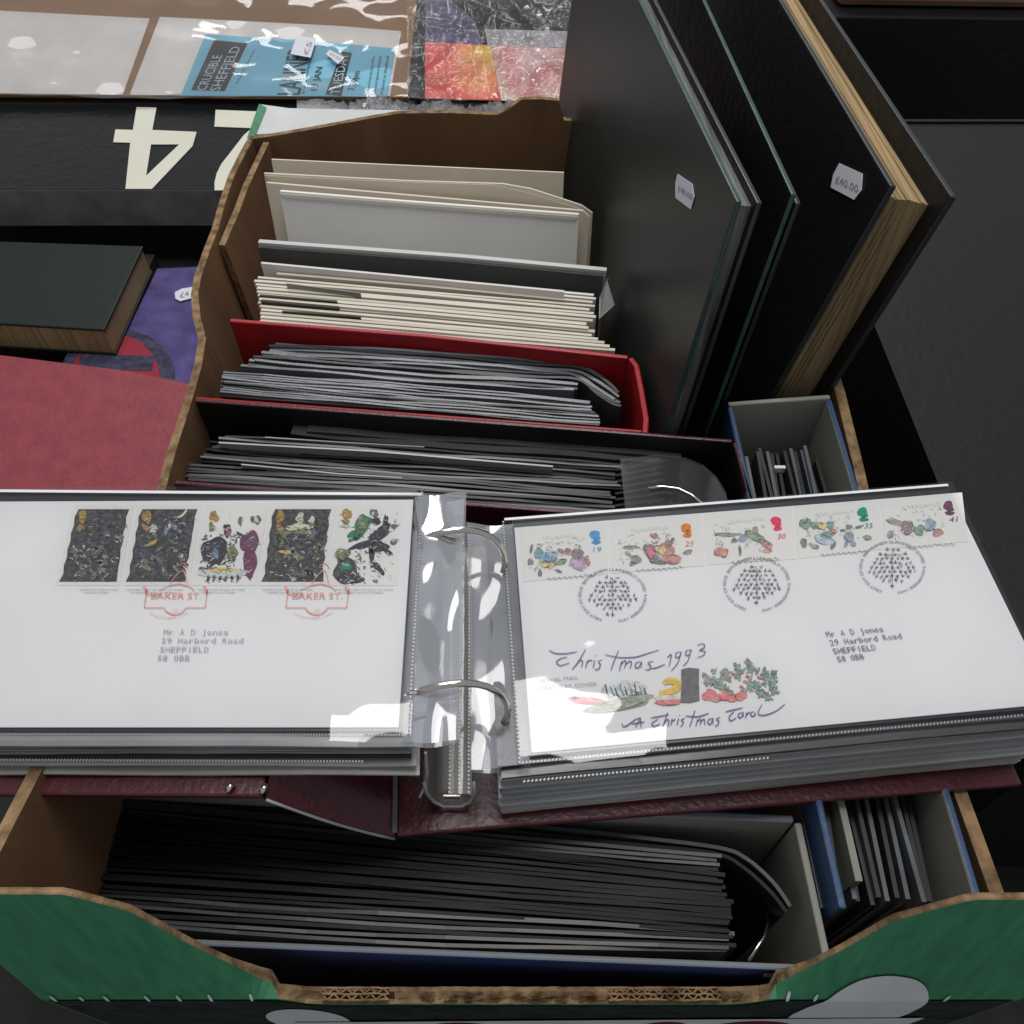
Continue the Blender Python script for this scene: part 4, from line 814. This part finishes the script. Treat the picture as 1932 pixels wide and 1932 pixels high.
for i, qd in enumerate(rst):
    st = stamp(re_, qd, ZRp); mb = MB(); rr = random.Random(80 + i)
    hc, (hx, hy), val, (vx, vy) = heads[i]; m = PI_[hc]
    blob(mb, zr1, hx - 1, hy - 3, 9.5, 9, m, rr, 12, jit=0.1); blob(mb, zr2, hx + 5, hy + 3, 5, 4, m, rr, jit=0.1); blob(mb, zr2, hx + 2, hy + 11, 8.5, 4, m, rr, jit=0.15); blob(mb, zr2, hx + 1, hy + 5, 4, 5, m, rr, jit=0.1)
    line_txt(mb, val, (vx - 7, vy + 5), (vx + 8, vy + 4), 10, zr2, m)
    for nm, x, y, rx, ry in figs[i]:
        rot = rr.uniform(-0.5, 0.5); z = zr1 + rr.uniform(0, 0.0002); blob(mb, z, x, y, rx * 1.02, ry * 1.02, OFF + PI_[nm], rr, 10, rot=rot, jit=0.25)
        for k in range(int(4 + rx * ry / 14)):       # hatching and outline
            a = rr.uniform(0, 2 * pi); q_ = 1.0 if k < 4 else rr.uniform(0.1, 0.95); pts = []
            for j in range(4):
                b = a + j * (0.42 if k < 4 else 0.2); ex, ey = rx * q_ * cos(b) * 1.05, ry * q_ * sin(b) * 1.05
                pts.append((x + ex * cos(rot) - ey * sin(rot) + rr.uniform(-.5, .5), y + ex * sin(rot) + ey * cos(rot) + rr.uniform(-.5, .5)))
            stroke(mb, z + 0.00025, curve(pts, 3), rr.uniform(0.00012, 0.00026), PI_['grey_ink'] if k < 4 else rr.choice([PI_[nm], OFF + PI_['bone'], PI_['grey_ink'], OFF + PI_[nm]]))
    x0 = qd[0][0]; y0 = qd[0][1]
    for k in range(44):                             # sketchy pen lines round the figures
        x = x0 + rr.uniform(12, 120); y = y0 + rr.uniform(22, 78) - (x - x0) * 0.08; a = rr.uniform(-1.2, 1.2)
        stroke(mb, zr3, [(x, y), (x + 4 * cos(a), y + 4 * sin(a)), (x + 7 * cos(a + 0.6), y + 7 * sin(a + 0.6))], rr.uniform(0.0001, 0.0002), PI_['grey_ink'])
    for k in range(9):                              # the scribbled captions above and below
        x = x0 + 40 + k * 8; y = y0 + 16 - k * 0.7 + rr.uniform(-2, 2); stroke(mb, zr3, curve([(x, y + 3), (x + 3, y - 4), (x + 5, y + 2), (x + 8, y - 1)]), 0.00018, PI_['mist'])
        x = x0 + 50 + k * 10; y = y0 + 92 - k * 0.9 + rr.uniform(-1, 1); stroke(mb, zr3, curve([(x, y), (x + 3, y - 3), (x + 6, y + 1), (x + 10, y - 1)]), 0.0002, PI_['grey_ink'])
    picture(st, mb)
def tree_mark(cx, cy, rx, ry, seed):
    mb = MB(); rr = random.Random(seed)
    def ring(s, t): a = R(250 - 330 * s); k = 1 + 0.10 * (t - 0.5); return at(cx + rx * cos(a) * k, cy - ry * sin(a) * k, zr4)
    text(mb, 'FIRST DAY OF ISSUE  BETHLEHEM LLANDEILO DYFED  9 NOVEMBER 1993', ring)
    for r in range(-4, 5):                          # rows of little sprigs making up the round tree
        for c in range(-5, 6):
            x = cx + (c + 0.5 * (r % 2)) * 9.4 + rr.uniform(-1.4, 1.4); y = cy + 1 + r * 8.2 + rr.uniform(-1.2, 1.2)
            lim = 12 + 33 * min(1.0, (r + 4.6) / 4.2) if r < 2 else 42 - 11 * (r - 1)
            if abs(x - cx) > lim: continue
            a0 = math.atan2(y - cy - 30, x - cx) + rr.uniform(-0.4, 0.4)
            for da, L in ((0, 5.2), (1.0, 4.4), (-1.0, 4.4)):
                if rr.random() < 0.12: continue
                stroke(mb, zr4, [(x, y), (x + 0.5 * L * cos(a0 + da), y + 0.5 * L * sin(a0 + da)), (x + L * cos(a0 + da * 1.2), y + L * sin(a0 + da * 1.2))], rr.uniform(0.0003, 0.00052))
    for k in range(14):
        y = cy + 38 - 5 * k; stroke(mb, zr4, [(cx + rr.uniform(-1, 1), y), (cx + rr.uniform(-1, 1), y - 2), (cx + rr.uniform(-1, 1), y - 4)], 0.0003)
    mb.build('postmark', 'ink_mid', re_)
tree_mark(1156, 1123, 62, 49, 1); tree_mark(1428, 1102, 61, 50, 2); tree_mark(1684, 1070, 60, 48, 3)
mb = MB()
for s_, p0, p1 in zip(ADDR, [(1560, 1202), (1567, 1218), (1573, 1234), (1581, 1249)], [(1669, 1191), (1704, 1204), (1655, 1226), (1633, 1243)]): line_txt(mb, s_, p0, p1, 10.5, zr4, f=mono)
mb.build('address', 'ink_mid', re_)
mb = MB(); line_txt(mb, 'ROYAL MAIL', (1019, 1287), (1092, 1281), 7, zr4); line_txt(mb, 'FIRST DAY COVER', (1019, 1301), (1127, 1293), 7, zr4); mb.build('heading', 'ink_grey', re_)
def cr(p): return (955.9 + p[0] * 0.3802, 1182.3 + p[1] * 0.3802)
T1 = [[(210, 115), (240, 131), (290, 133), (350, 124)], [(300, 150), (268, 158), (248, 176), (268, 192), (312, 178)], [(392, 112), (355, 175), (325, 212)], [(345, 188), (366, 166), (378, 176), (370, 202)], [(402, 166), (392, 204)], [(395, 184), (412, 166), (427, 170)], [(438, 166), (429, 202)], [(441, 142), (444, 145)],
      [(474, 164), (456, 172), (466, 190), (452, 212), (436, 208)], [(555, 118), (530, 180), (518, 215)], [(488, 138), (560, 152), (640, 150), (700, 132), (756, 115)], [(572, 170), (560, 217)], [(564, 190), (586, 168), (592, 178), (584, 207)], [(588, 190), (612, 170), (620, 182), (612, 208)], [(664, 172), (642, 180), (640, 200), (656, 202), (670, 174), (668, 204)],
      [(728, 170), (702, 180), (716, 196), (704, 214), (688, 210)], [(716, 206), (740, 204), (786, 186)], [(798, 152), (818, 138), (806, 196)], [(862, 124), (842, 130), (840, 150), (858, 148), (866, 124), (850, 178), (818, 218)], [(912, 114), (892, 120), (890, 140), (908, 137), (916, 114), (900, 168), (876, 194)], [(946, 92), (976, 84), (982, 102), (958, 116), (984, 122), (976, 142), (946, 152)]]
T2 = [[(572, 478), (582, 496), (612, 480), (640, 460), (664, 452)], [(664, 452), (640, 498)], [(664, 454), (668, 498)], [(622, 482), (684, 472)], [(716, 452), (750, 446), (804, 436)], [(752, 458), (722, 478), (732, 494), (760, 482)], [(800, 426), (776, 494)], [(781, 478), (798, 460), (806, 470), (800, 493)], [(822, 455), (815, 488)], [(818, 472), (838, 457)], [(854, 455), (846, 486)], [(857, 437), (860, 440)], [(886, 453), (868, 462), (878, 476), (864, 496)],
      [(934, 416), (910, 494)], [(888, 442), (950, 446), (1004, 428)], [(948, 460), (940, 492)], [(943, 474), (962, 457), (962, 487)], [(963, 474), (980, 457), (984, 487)], [(1018, 453), (1000, 464), (1003, 482), (1015, 480), (1024, 453), (1025, 482)], [(1060, 448), (1042, 458), (1054, 470), (1044, 490), (1034, 490)], [(1086, 422), (1112, 415), (1172, 402)], [(1130, 420), (1106, 444), (1112, 466), (1140, 452)], [(1168, 424), (1150, 434), (1153, 450), (1165, 448), (1174, 424), (1175, 448)], [(1192, 424), (1187, 452)], [(1190, 437), (1208, 422)],
      [(1226, 419), (1212, 430), (1218, 444), (1234, 437), (1231, 422)], [(1268, 386), (1250, 420), (1256, 437), (1292, 436), (1342, 415), (1382, 383)]]
for T, nm in ((T1, 'handwriting'), (T2, 'handwriting')):
    mb = MB()
    for s_ in T: stroke(mb, zr4, curve([cr(p) for p in s_]), 0.00048)
    mb.build(nm, 'ink_violet', re_)
mb = MB(); rr = random.Random(77)
def CB(x, y, rx, ry, m, z=zr1, rot=0.0, jit=0.2, n=12):
    px, py = cr((x, y)); blob(mb, z, px, py, rx * 0.38, ry * 0.38, OFF + PI_[m], rr, n, rot, jit)
    for k in range(int(2 + rx * ry / 120)):
        a = rr.uniform(0, 2 * pi); q_ = 1.0 if k < 3 else rr.uniform(0.1, 0.95); pts = []
        for j in range(4):
            b = a + j * 0.35; ex, ey = rx * 0.38 * q_ * cos(b), ry * 0.38 * q_ * sin(b); pts.append((px + ex * cos(rot) - ey * sin(rot), py + ex * sin(rot) + ey * cos(rot)))
        stroke(mb, z + 0.00006, curve(pts, 3), rr.uniform(0.00012, 0.0003), rr.choice([PI_[m], PI_['grey_ink'], OFF + PI_[m], OFF + PI_['mist']]))
CB(400, 366, 90, 16, 'red_ink', rot=0.05); CB(330, 355, 28, 9, 'red_ink'); CB(560, 385, 175, 30, 'drab', zr1 + 0.00003, rot=-0.17); CB(500, 405, 70, 14, 'drab', zr1 + 0.00004); CB(640, 355, 80, 22, 'drab', zr1 + 0.00005, rot=-0.1)
CB(510, 318, 34, 38, 'mist', zr2, rot=0.3); CB(580, 308, 40, 42, 'mist', zr2 + 0.00004, rot=0.2); CB(650, 300, 42, 24, 'mist', zr2 + 0.00003, rot=0.3)
for k in range(9): stroke(mb, zr3, [cr((490 + k * 24, 285 + (k % 3) * 10)), cr((500 + k * 24, 335 - (k % 2) * 14)), cr((515 + k * 22, 350 - k * 2))], 0.0006, PI_['steel' if k % 2 else 'night'])
stroke(mb, zr3, curve([cr(p) for p in [(780, 282), (806, 268), (840, 276), (846, 300), (820, 318), (760, 330)]]), 0.0032, PI_['yellow']); CB(800, 355, 60, 20, 'bone', zr2); CB(805, 375, 62, 16, 'red_ink', zr3)
hat = [cr(p) for p in [(866, 212), (900, 204), (956, 208), (954, 270), (958, 365), (910, 376), (862, 374), (868, 300)]]; mb.add([at(x, y, zr4) for x, y in hat], [tuple(range(8))[::-1]], PI_['grey_ink'])
for x, y in [(1000, 345), (1040, 352), (1085, 345), (1120, 352), (1165, 345), (1010, 330), (1095, 330)]: CB(x, y, 30, 20, 'red_ink', zr2 + rr.uniform(0, 0.0002))
CB(995, 262, 24, 26, 'grey_ink', zr2, jit=0.5)
for k in range(46):
    u = rr.random(); x = 1010 + 330 * u; y = 210 + 110 * rr.random() + (30 * u if rr.random() < 0.5 else -20 * u); a = rr.uniform(0, 3)
    for s_ in range(2): CB(x + 8 * s_, y, 17, 6, rr.choice(['leaf', 'leaf', 'teal', 'night', 'drab']), zr3 + rr.uniform(0, 0.0002), a + 1.4 * s_, 0.35, 8)
for x, y in [(1200, 180), (1145, 200), (1285, 225), (1330, 320), (1270, 330), (1080, 225), (1300, 350)]:
    for s_ in range(3): CB(x + rr.uniform(-6, 6), y + rr.uniform(-6, 6), 22, 7, rr.choice(['leaf', 'night']), zr3 + rr.uniform(0, 0.0002), s_ * 1.05 + rr.random(), 0.3, 8)
for k in range(14): CB(1060 + rr.uniform(0, 210), 220 + rr.uniform(0, 100), 7, 6, 'red_ink', zr4 + 0.00005)
mb.build('illustration', PM, re_)

# ------------------------------------------------------------------ things on the table behind and beside the box
ZS = -0.15
sg = thing('number_sign', 'black sign board with big cream upside-down 4 and 2 under plastic', 'sign', (-0.3, 0.9, -0.195))
fa, fb = at(100, 359, ZS), at(520, 361, ZS); ba, bb_ = at(100, 172, ZS), at(1150, 205, ZS)
MB().slab([Vector((-0.78, fa.y, ZS)), Vector((0.16, fb.y + 0.004, ZS)), Vector((0.16, 1.03, ZS)), Vector((-0.78, 1.03, ZS))], (0, 0, -0.043), 0, 1).build('board', ['sign_black', 'sign_side'], sg, bevel=0.001)
four = [(258, 203), (295.4, 203.6), (287.6, 246), (371.2, 249.7), (363.4, 276.3), (286.8, 357), (237, 357), (246, 270), (214, 269), (218, 245), (251, 246)]
hole = [(285.3, 273.2), (275.9, 332.5), (338.4, 273.2)]
q = MB(); P = [at(x, y, ZS + 0.0005) for x, y in [(258, 203), (295.4, 203.6), (287.6, 246), (285.3, 273.2), (275.9, 332.5), (286.8, 357), (237, 357), (246, 270), (214, 269), (218, 245), (251, 246)]]
q.slab(P, (0, 0, 0.0006)); P = [at(x, y, ZS + 0.0005) for x, y in [(287.6, 246), (371.2, 249.7), (363.4, 276.3), (286.8, 357), (275.9, 332.5), (338.4, 273.2), (285.3, 273.2)]]; q.slab(P, (0, 0, 0.0006)); q.build('digit', 'sign_cream', sg)
q = MB(); q.slab([at(x, y, ZS + 0.0005) for x, y in [(407, 208), (476, 210.7), (565, 213), (562, 244), (465, 242), (404.8, 239.6)]], (0, 0, 0.0006))
q.slab([at(x, y, ZS + 0.0005) for x, y in [(560, 244), (475, 243), (460, 256), (437, 285.7), (418, 310), (409, 328), (405, 345), (405, 360), (440, 359), (442, 345), (452, 325), (480, 295), (520, 262)]], (0, 0, 0.0006)); q.build('digit', 'sign_cream', sg)
def wrapf(u, v): p = at(560 + 440 * u, 224 - 42 * v, ZS + 0.006); p.z += (wr.uniform(-0.006, 0.006) + 0.004 * sin(23 * u)) * min(1, 4 * u); return p
wr = random.Random(4); MB().grid(wrapf, 70, 14).build('plastic_wrap', 'wrap_film', sg)
tag(MB().slab([(-0.80, 0.835, -0.245), (-0.22, 0.835, -0.245), (-0.22, 1.02, -0.245), (-0.80, 1.02, -0.245)], (0, 0, 0.0505)).build('low_carton', 'dark_brown', bevel=0.002), 'dark brown low carton under the black number sign', 'carton')
# packets lying on a slope behind the sign
PP = Vector((0, at(500, 183, -0.14).y, -0.14)); TL = R(22); PNn = Vector((0, -sin(TL), cos(TL)))
def pk(x, y, off=0.0): return onp(x, y, PP + PNn * off, PNn)
support = tag(MB().slab([(-0.85, PP.y + 0.003, -0.245), (-0.85, PP.y + 0.003, -0.150), (-0.85, PP.y + 0.45, -0.150 + 0.447 * math.tan(TL)), (-0.85, PP.y + 0.45, -0.245)], (1.25, 0, 0)).build('sloping_carton', 'dark_brown'), 'dark sloping carton carrying the wrapped packets behind the sign', 'carton')
pa = thing('wrapped_packet', 'clear wrapped packet of a blue leaflet and white card on brown board', 'packet', (-0.2, 1.1, -0.14))
MB().slab([pk(-160, 178), pk(768, 184), pk(792, -70), pk(-60, -90)], PNn * -0.004).build('backing_board', 'brown_card', pa)
MB().slab([pk(245, 180, 0.0003), pk(736, 182, 0.0003), pk(757, 60, 0.0003), pk(640, 50, 0.0003), pk(302, 33, 0.0003)], PNn * 0.0009).build('white_card', 'pale_card', pa)
MB().slab([pk(-80, 176, 0.0003), pk(232, 180, 0.0003), pk(283, 36, 0.0003), pk(-20, 20, 0.0003)], PNn * 0.0009).build('white_card', 'pale_card', pa)
MB().slab([pk(312, 177, 0.0014), pk(360, 178, 0.0014), pk(396, 84, 0.0014), pk(352, 76, 0.0014)], PNn * 0.0003).build('leaflet_underneath', 'pale_card', pa)
leaf = MB().slab([pk(341, 181, 0.002), pk(731, 183, 0.002), pk(746, 92, 0.002), pk(600, 79, 0.002), pk(388, 65, 0.002)], PNn * 0.0006).build('blue_leaflet', 'cyan_print', pa)
mb = MB(); O1, O2 = 0.0030, 0.0034
def poly(px, mi, off=O1): mb.add([pk(x, y, off) for x, y in px], [tuple(range(len(px)))], mi)
for blk in ([(361, 170), (424, 172), (467, 82), (404, 76)], [(614, 178), (644, 181), (664, 100), (645, 97)]): MB().slab([pk(x, y, 0.0027) for x, y in blk], PNn * 0.0003).build('printed_block', 'ink', leaf)
def up_text(txt, x0, y0, x1, y1, hx, mi, off=O2):   # reads upwards, letter tops to the left
    o, e = pk(x0, y0, off), pk(x1, y1, off) - pk(x0, y0, off); t_ = pk(x0 - hx, y0, off) - o
    text(mb, txt, lambda s, t: o + e * s + t_ * t, mi)
up_text('CRUCIBLE', 388, 170, 420, 104, 19, 1); up_text('SHEFFIELD', 414, 171, 455, 88, 20, 1)
up_text('A PLAY IN TWO ACTS', 448, 158, 482, 94, 4, 0); up_text('LANNER', 566, 178, 588, 90, 46, 0); up_text('BY ARRANGEMENT WITH', 574, 176, 590, 96, 4, 0)
up_text('19 JAN', 598, 170, 609, 126, 13, 0); up_text('TUESDAY', 640, 178, 658, 101, 18, 1); up_text('7.30pm', 668, 170, 680, 134, 13, 0)
for x, l in ((695, 'Tickets from the box office'), (708, 'and usual agents in Sheffield'), (722, 'Printed in Sheffield')): up_text(l, x, 178, x + 12, 106, 5, 0)
o = mb.build('lettering', ['ink', 'p_pale_blue'], leaf)
def fpk(u, v):
    p = pk(-150 + 920 * u, 182 - 260 * v, 0.005); return p + PNn * (0.0022 * sin(11 * u + 6 * v) + 0.0018 * sin(23 * v + 8 * u) + 0.0012 * sin(47 * u - 12 * v))
MB().grid(fpk, 60, 18).build('clear_wrap', 'soft_film', pa, smooth=True)
def pktag(px, label, tx):
    r = thing('price_tag', label, 'price tag', pk(*px[0]), 'price tags on the blue packet')
    MB().slab([pk(x, y, 0.0095) for x, y in px], PNn * 0.0003).build('sticker', 'tag_white', r)
    q = MB(); o_, e_, f2 = pk(*tx[0], 0.0101), pk(*tx[1], 0.0101) - pk(*tx[0], 0.0101), pk(*tx[2], 0.0101) - pk(*tx[0], 0.0101); text(q, tx[3], lambda s, t: o_ + e_ * s + f2 * t); q.build('print', 'tag_ink', r)
pktag([(560, 67), (597, 73), (586, 109), (548, 102)], 'large square white price tag on the blue leaflet packet', ((579, 104), (590, 80), (570, 101), '£5'))
pktag([(622, 94), (650, 109), (638, 121), (615, 102)], 'small slanted white price tag on the blue leaflet packet', ((622, 102), (641, 114), (625, 98), '£2.50'))
pb = thing('wrapped_magazine', 'crinkly wrapped magazine with red and yellow cover beside the blue packet', 'magazine', (0.0, 1.1, -0.14))
MB().slab([pk(772, 190, 0.0005), pk(1190, 204, 0.0005), pk(1215, -80, 0.0005), pk(795, -80, 0.0005)], PNn * 0.004).build('black_backing', 'album_black', pb)
MB().slab([pk(802, 186, 0.0050), pk(945, 190, 0.0050), pk(925, 86, 0.0050), pk(802, 80, 0.0050)], PNn * 0.0006).build('cover_print', 'ink_fire', pb)
MB().slab([pk(945.5, 190, 0.0050), pk(1140, 197, 0.0050), pk(1150, 95, 0.0050), pk(925.5, 86, 0.0050)], PNn * 0.0006).build('cover_print', 'ink_pink', pb)
MB().slab([pk(802, 79, 0.0050), pk(912, 85, 0.0050), pk(895, 40, 0.0050), pk(850, 0, 0.0050), pk(803, -20, 0.0050)], PNn * 0.0006).build('cover_print', 'ink_dusk', pb)
MB().slab([pk(920, 86, 0.0050), pk(1150, 94, 0.0050), pk(1152, 62, 0.0050), pk(915, 56, 0.0050)], PNn * 0.0007).build('title_strip', 'ink_grey', pb)
def creases(p, oct_):                               # sharp ridges of pulled film
    h = 0.0
    for k, a in oct_:
        q = p * k + Vector((k, 3.1 * k, 0)); q = q + noise.noise_vector(q * 0.7) * 0.6; h += a * (1 - 2 * abs(noise.noise(q)))
    return h * 0.5
def fpb(u, v):
    p = pk(770 + 440 * u, 200 - 290 * v, 0.009); return p + PNn * creases(p, ((14, 0.018), (36, 0.010), (75, 0.003)))
MB().grid(fpb, 130, 90).build('clear_wrap', 'crinkle_film', pb, smooth=True)
# books at the left of the box
def book(label, top, z, th, cm, pm, loc_, edge=None, cat='book', name='hardback_book'):
    r = thing(name, label, cat, loc_); P = [at(x, y, z) for x, y in top]
    MB().slab(P, (0, 0, -0.003)).build('front_cover', cm, r, bevel=0.001)
    cen = sum(P, Vector()) / len(P); Pi = [p.lerp(cen, 0.02) + Vector((0, 0, -0.0032)) for p in P]
    MB().slab(Pi, (0, 0, -(th - 0.0064))).build('page_block', pm, r)
    MB().slab([p + Vector((0, 0, -(th - 0.003))) for p in P], (0, 0, -0.003)).build('back_cover', cm, r, bevel=0.001)
    return r
pbk = book('purple book with red roundel lying beside the box', [(296, 506), (520, 496), (520, 800), (100, 800), (170, 770)], -0.205, 0.04, 'purple', 'leaf_tan', (-0.35, 0.62, -0.245))
def disc(px, py, rx, ry, z, m, name, th=0.0004, n=36):
    MB().slab([at(px + rx * cos(2 * pi * i / n), py + ry * sin(2 * pi * i / n), z) for i in range(n)], (0, 0, th)).build(name, m, pbk)
disc(222, 712, 108, 92, -0.2048, 'violet_dark', 'dark_ring'); disc(218, 716, 84, 84, -0.2043, 'disc_red', 'red_disc')
q = MB(); q.slab([at(x, y, -0.2038) for x, y in [(150, 668), (292, 672), (286, 700), (150, 696)]], (0, 0, 0.0003)); q.build('dark_bar', 'violet_dark', pbk)
rd = book('red leatherette album nearest the open album, left of the box', [(-170, 648), (241, 699), (352, 722), (420, 740), (400, 1120), (-200, 1120)], -0.185, 0.045, 'red_cover', 'leaf_tan', (-0.33, 0.45, -0.245), cat='album', name='red_album')
gb = book('dark green album with tan page edges at far left below the sign', [(270, 464), (196, 622), (-160, 600), (-90, 452)], -0.172, 0.032, 'green_cover', 'leaf_tan', (-0.5, 0.72, -0.245), cat='album', name='green_album')
MB().slab([at(x, y, -0.204) for x, y in [(292, 480), (226, 622), (-150, 600), (-80, 470)]], (0, 0, -0.041)).build('lower_volume', 'dark_brown', gb)
t_ = thing('price_tag', 'white looped tag on the purple book at the edge of the box wall', 'price tag', at(346, 556, -0.2))
MB().slab([at(x, y, -0.2035) for x, y in [(330, 552), (344, 545), (372, 541), (374, 560), (340, 569), (331, 564)]], (0, 0, 0.0006)).build('sticker', 'tag_white', t_)
q = MB(); o_ = at(340, 562, -0.2025); e_ = at(368, 554, -0.2025) - o_; f_ = at(339, 553, -0.2025) - o_; text(q, '£4', lambda s, t: o_ + e_ * s * 0.6 + f_ * t); q.build('print', 'tag_ink', t_)
# far right: brown wooden case and dark cartons
p = at(1578, 14, -0.06)
tag(MB().slab([p, p + Vector((0.40, -0.014, 0)), p + Vector((0.42, 0.2, 0)), p + Vector((0.0, 0.2, 0))], (0, 0, 0.05)).build('wooden_case', 'wood_brown', bevel=0.008), 'reddish brown wooden case at the top right corner behind the albums', 'case')
p = p + Vector((-0.02, -0.02, -0.001))
tag(MB().slab([p, p + Vector((0.50, -0.014, 0)), p + Vector((0.52, 0.25, 0)), p + Vector((0.0, 0.25, 0))], (0, 0, -0.184)).build('dark_carton', 'album_black', bevel=0.002), 'black carton carrying the brown wooden case at the top right', 'carton')
bx = thing('storage_carton', 'black carton on the table to the right of the box', 'carton', (0.42, 0.5, -0.245))
for nm, o_, u_, v_ in [('side_panel', (0.262, 0.16, -0.245), (0, 0.62, 0), (0.004, 0, 0)), ('front_panel', (0.266, 0.16, -0.245), (0.30, 0, 0), (0, 0.004, 0)), ('back_panel', (0.266, 0.776, -0.245), (0.30, 0, 0), (0, 0.004, 0)), ('side_panel', (0.566, 0.16, -0.245), (0, 0.62, 0), (0.004, 0, 0))]:
    MB().obox(o_, u_, v_, (0, 0, 0.185)).build(nm, 'album_black', bx)
MB().obox((0.266, 0.164, -0.066), (0.30, 0, 0), (0, 0.612, 0), (0, 0, 0.004)).build('lid', 'album_black', bx, bevel=0.001)
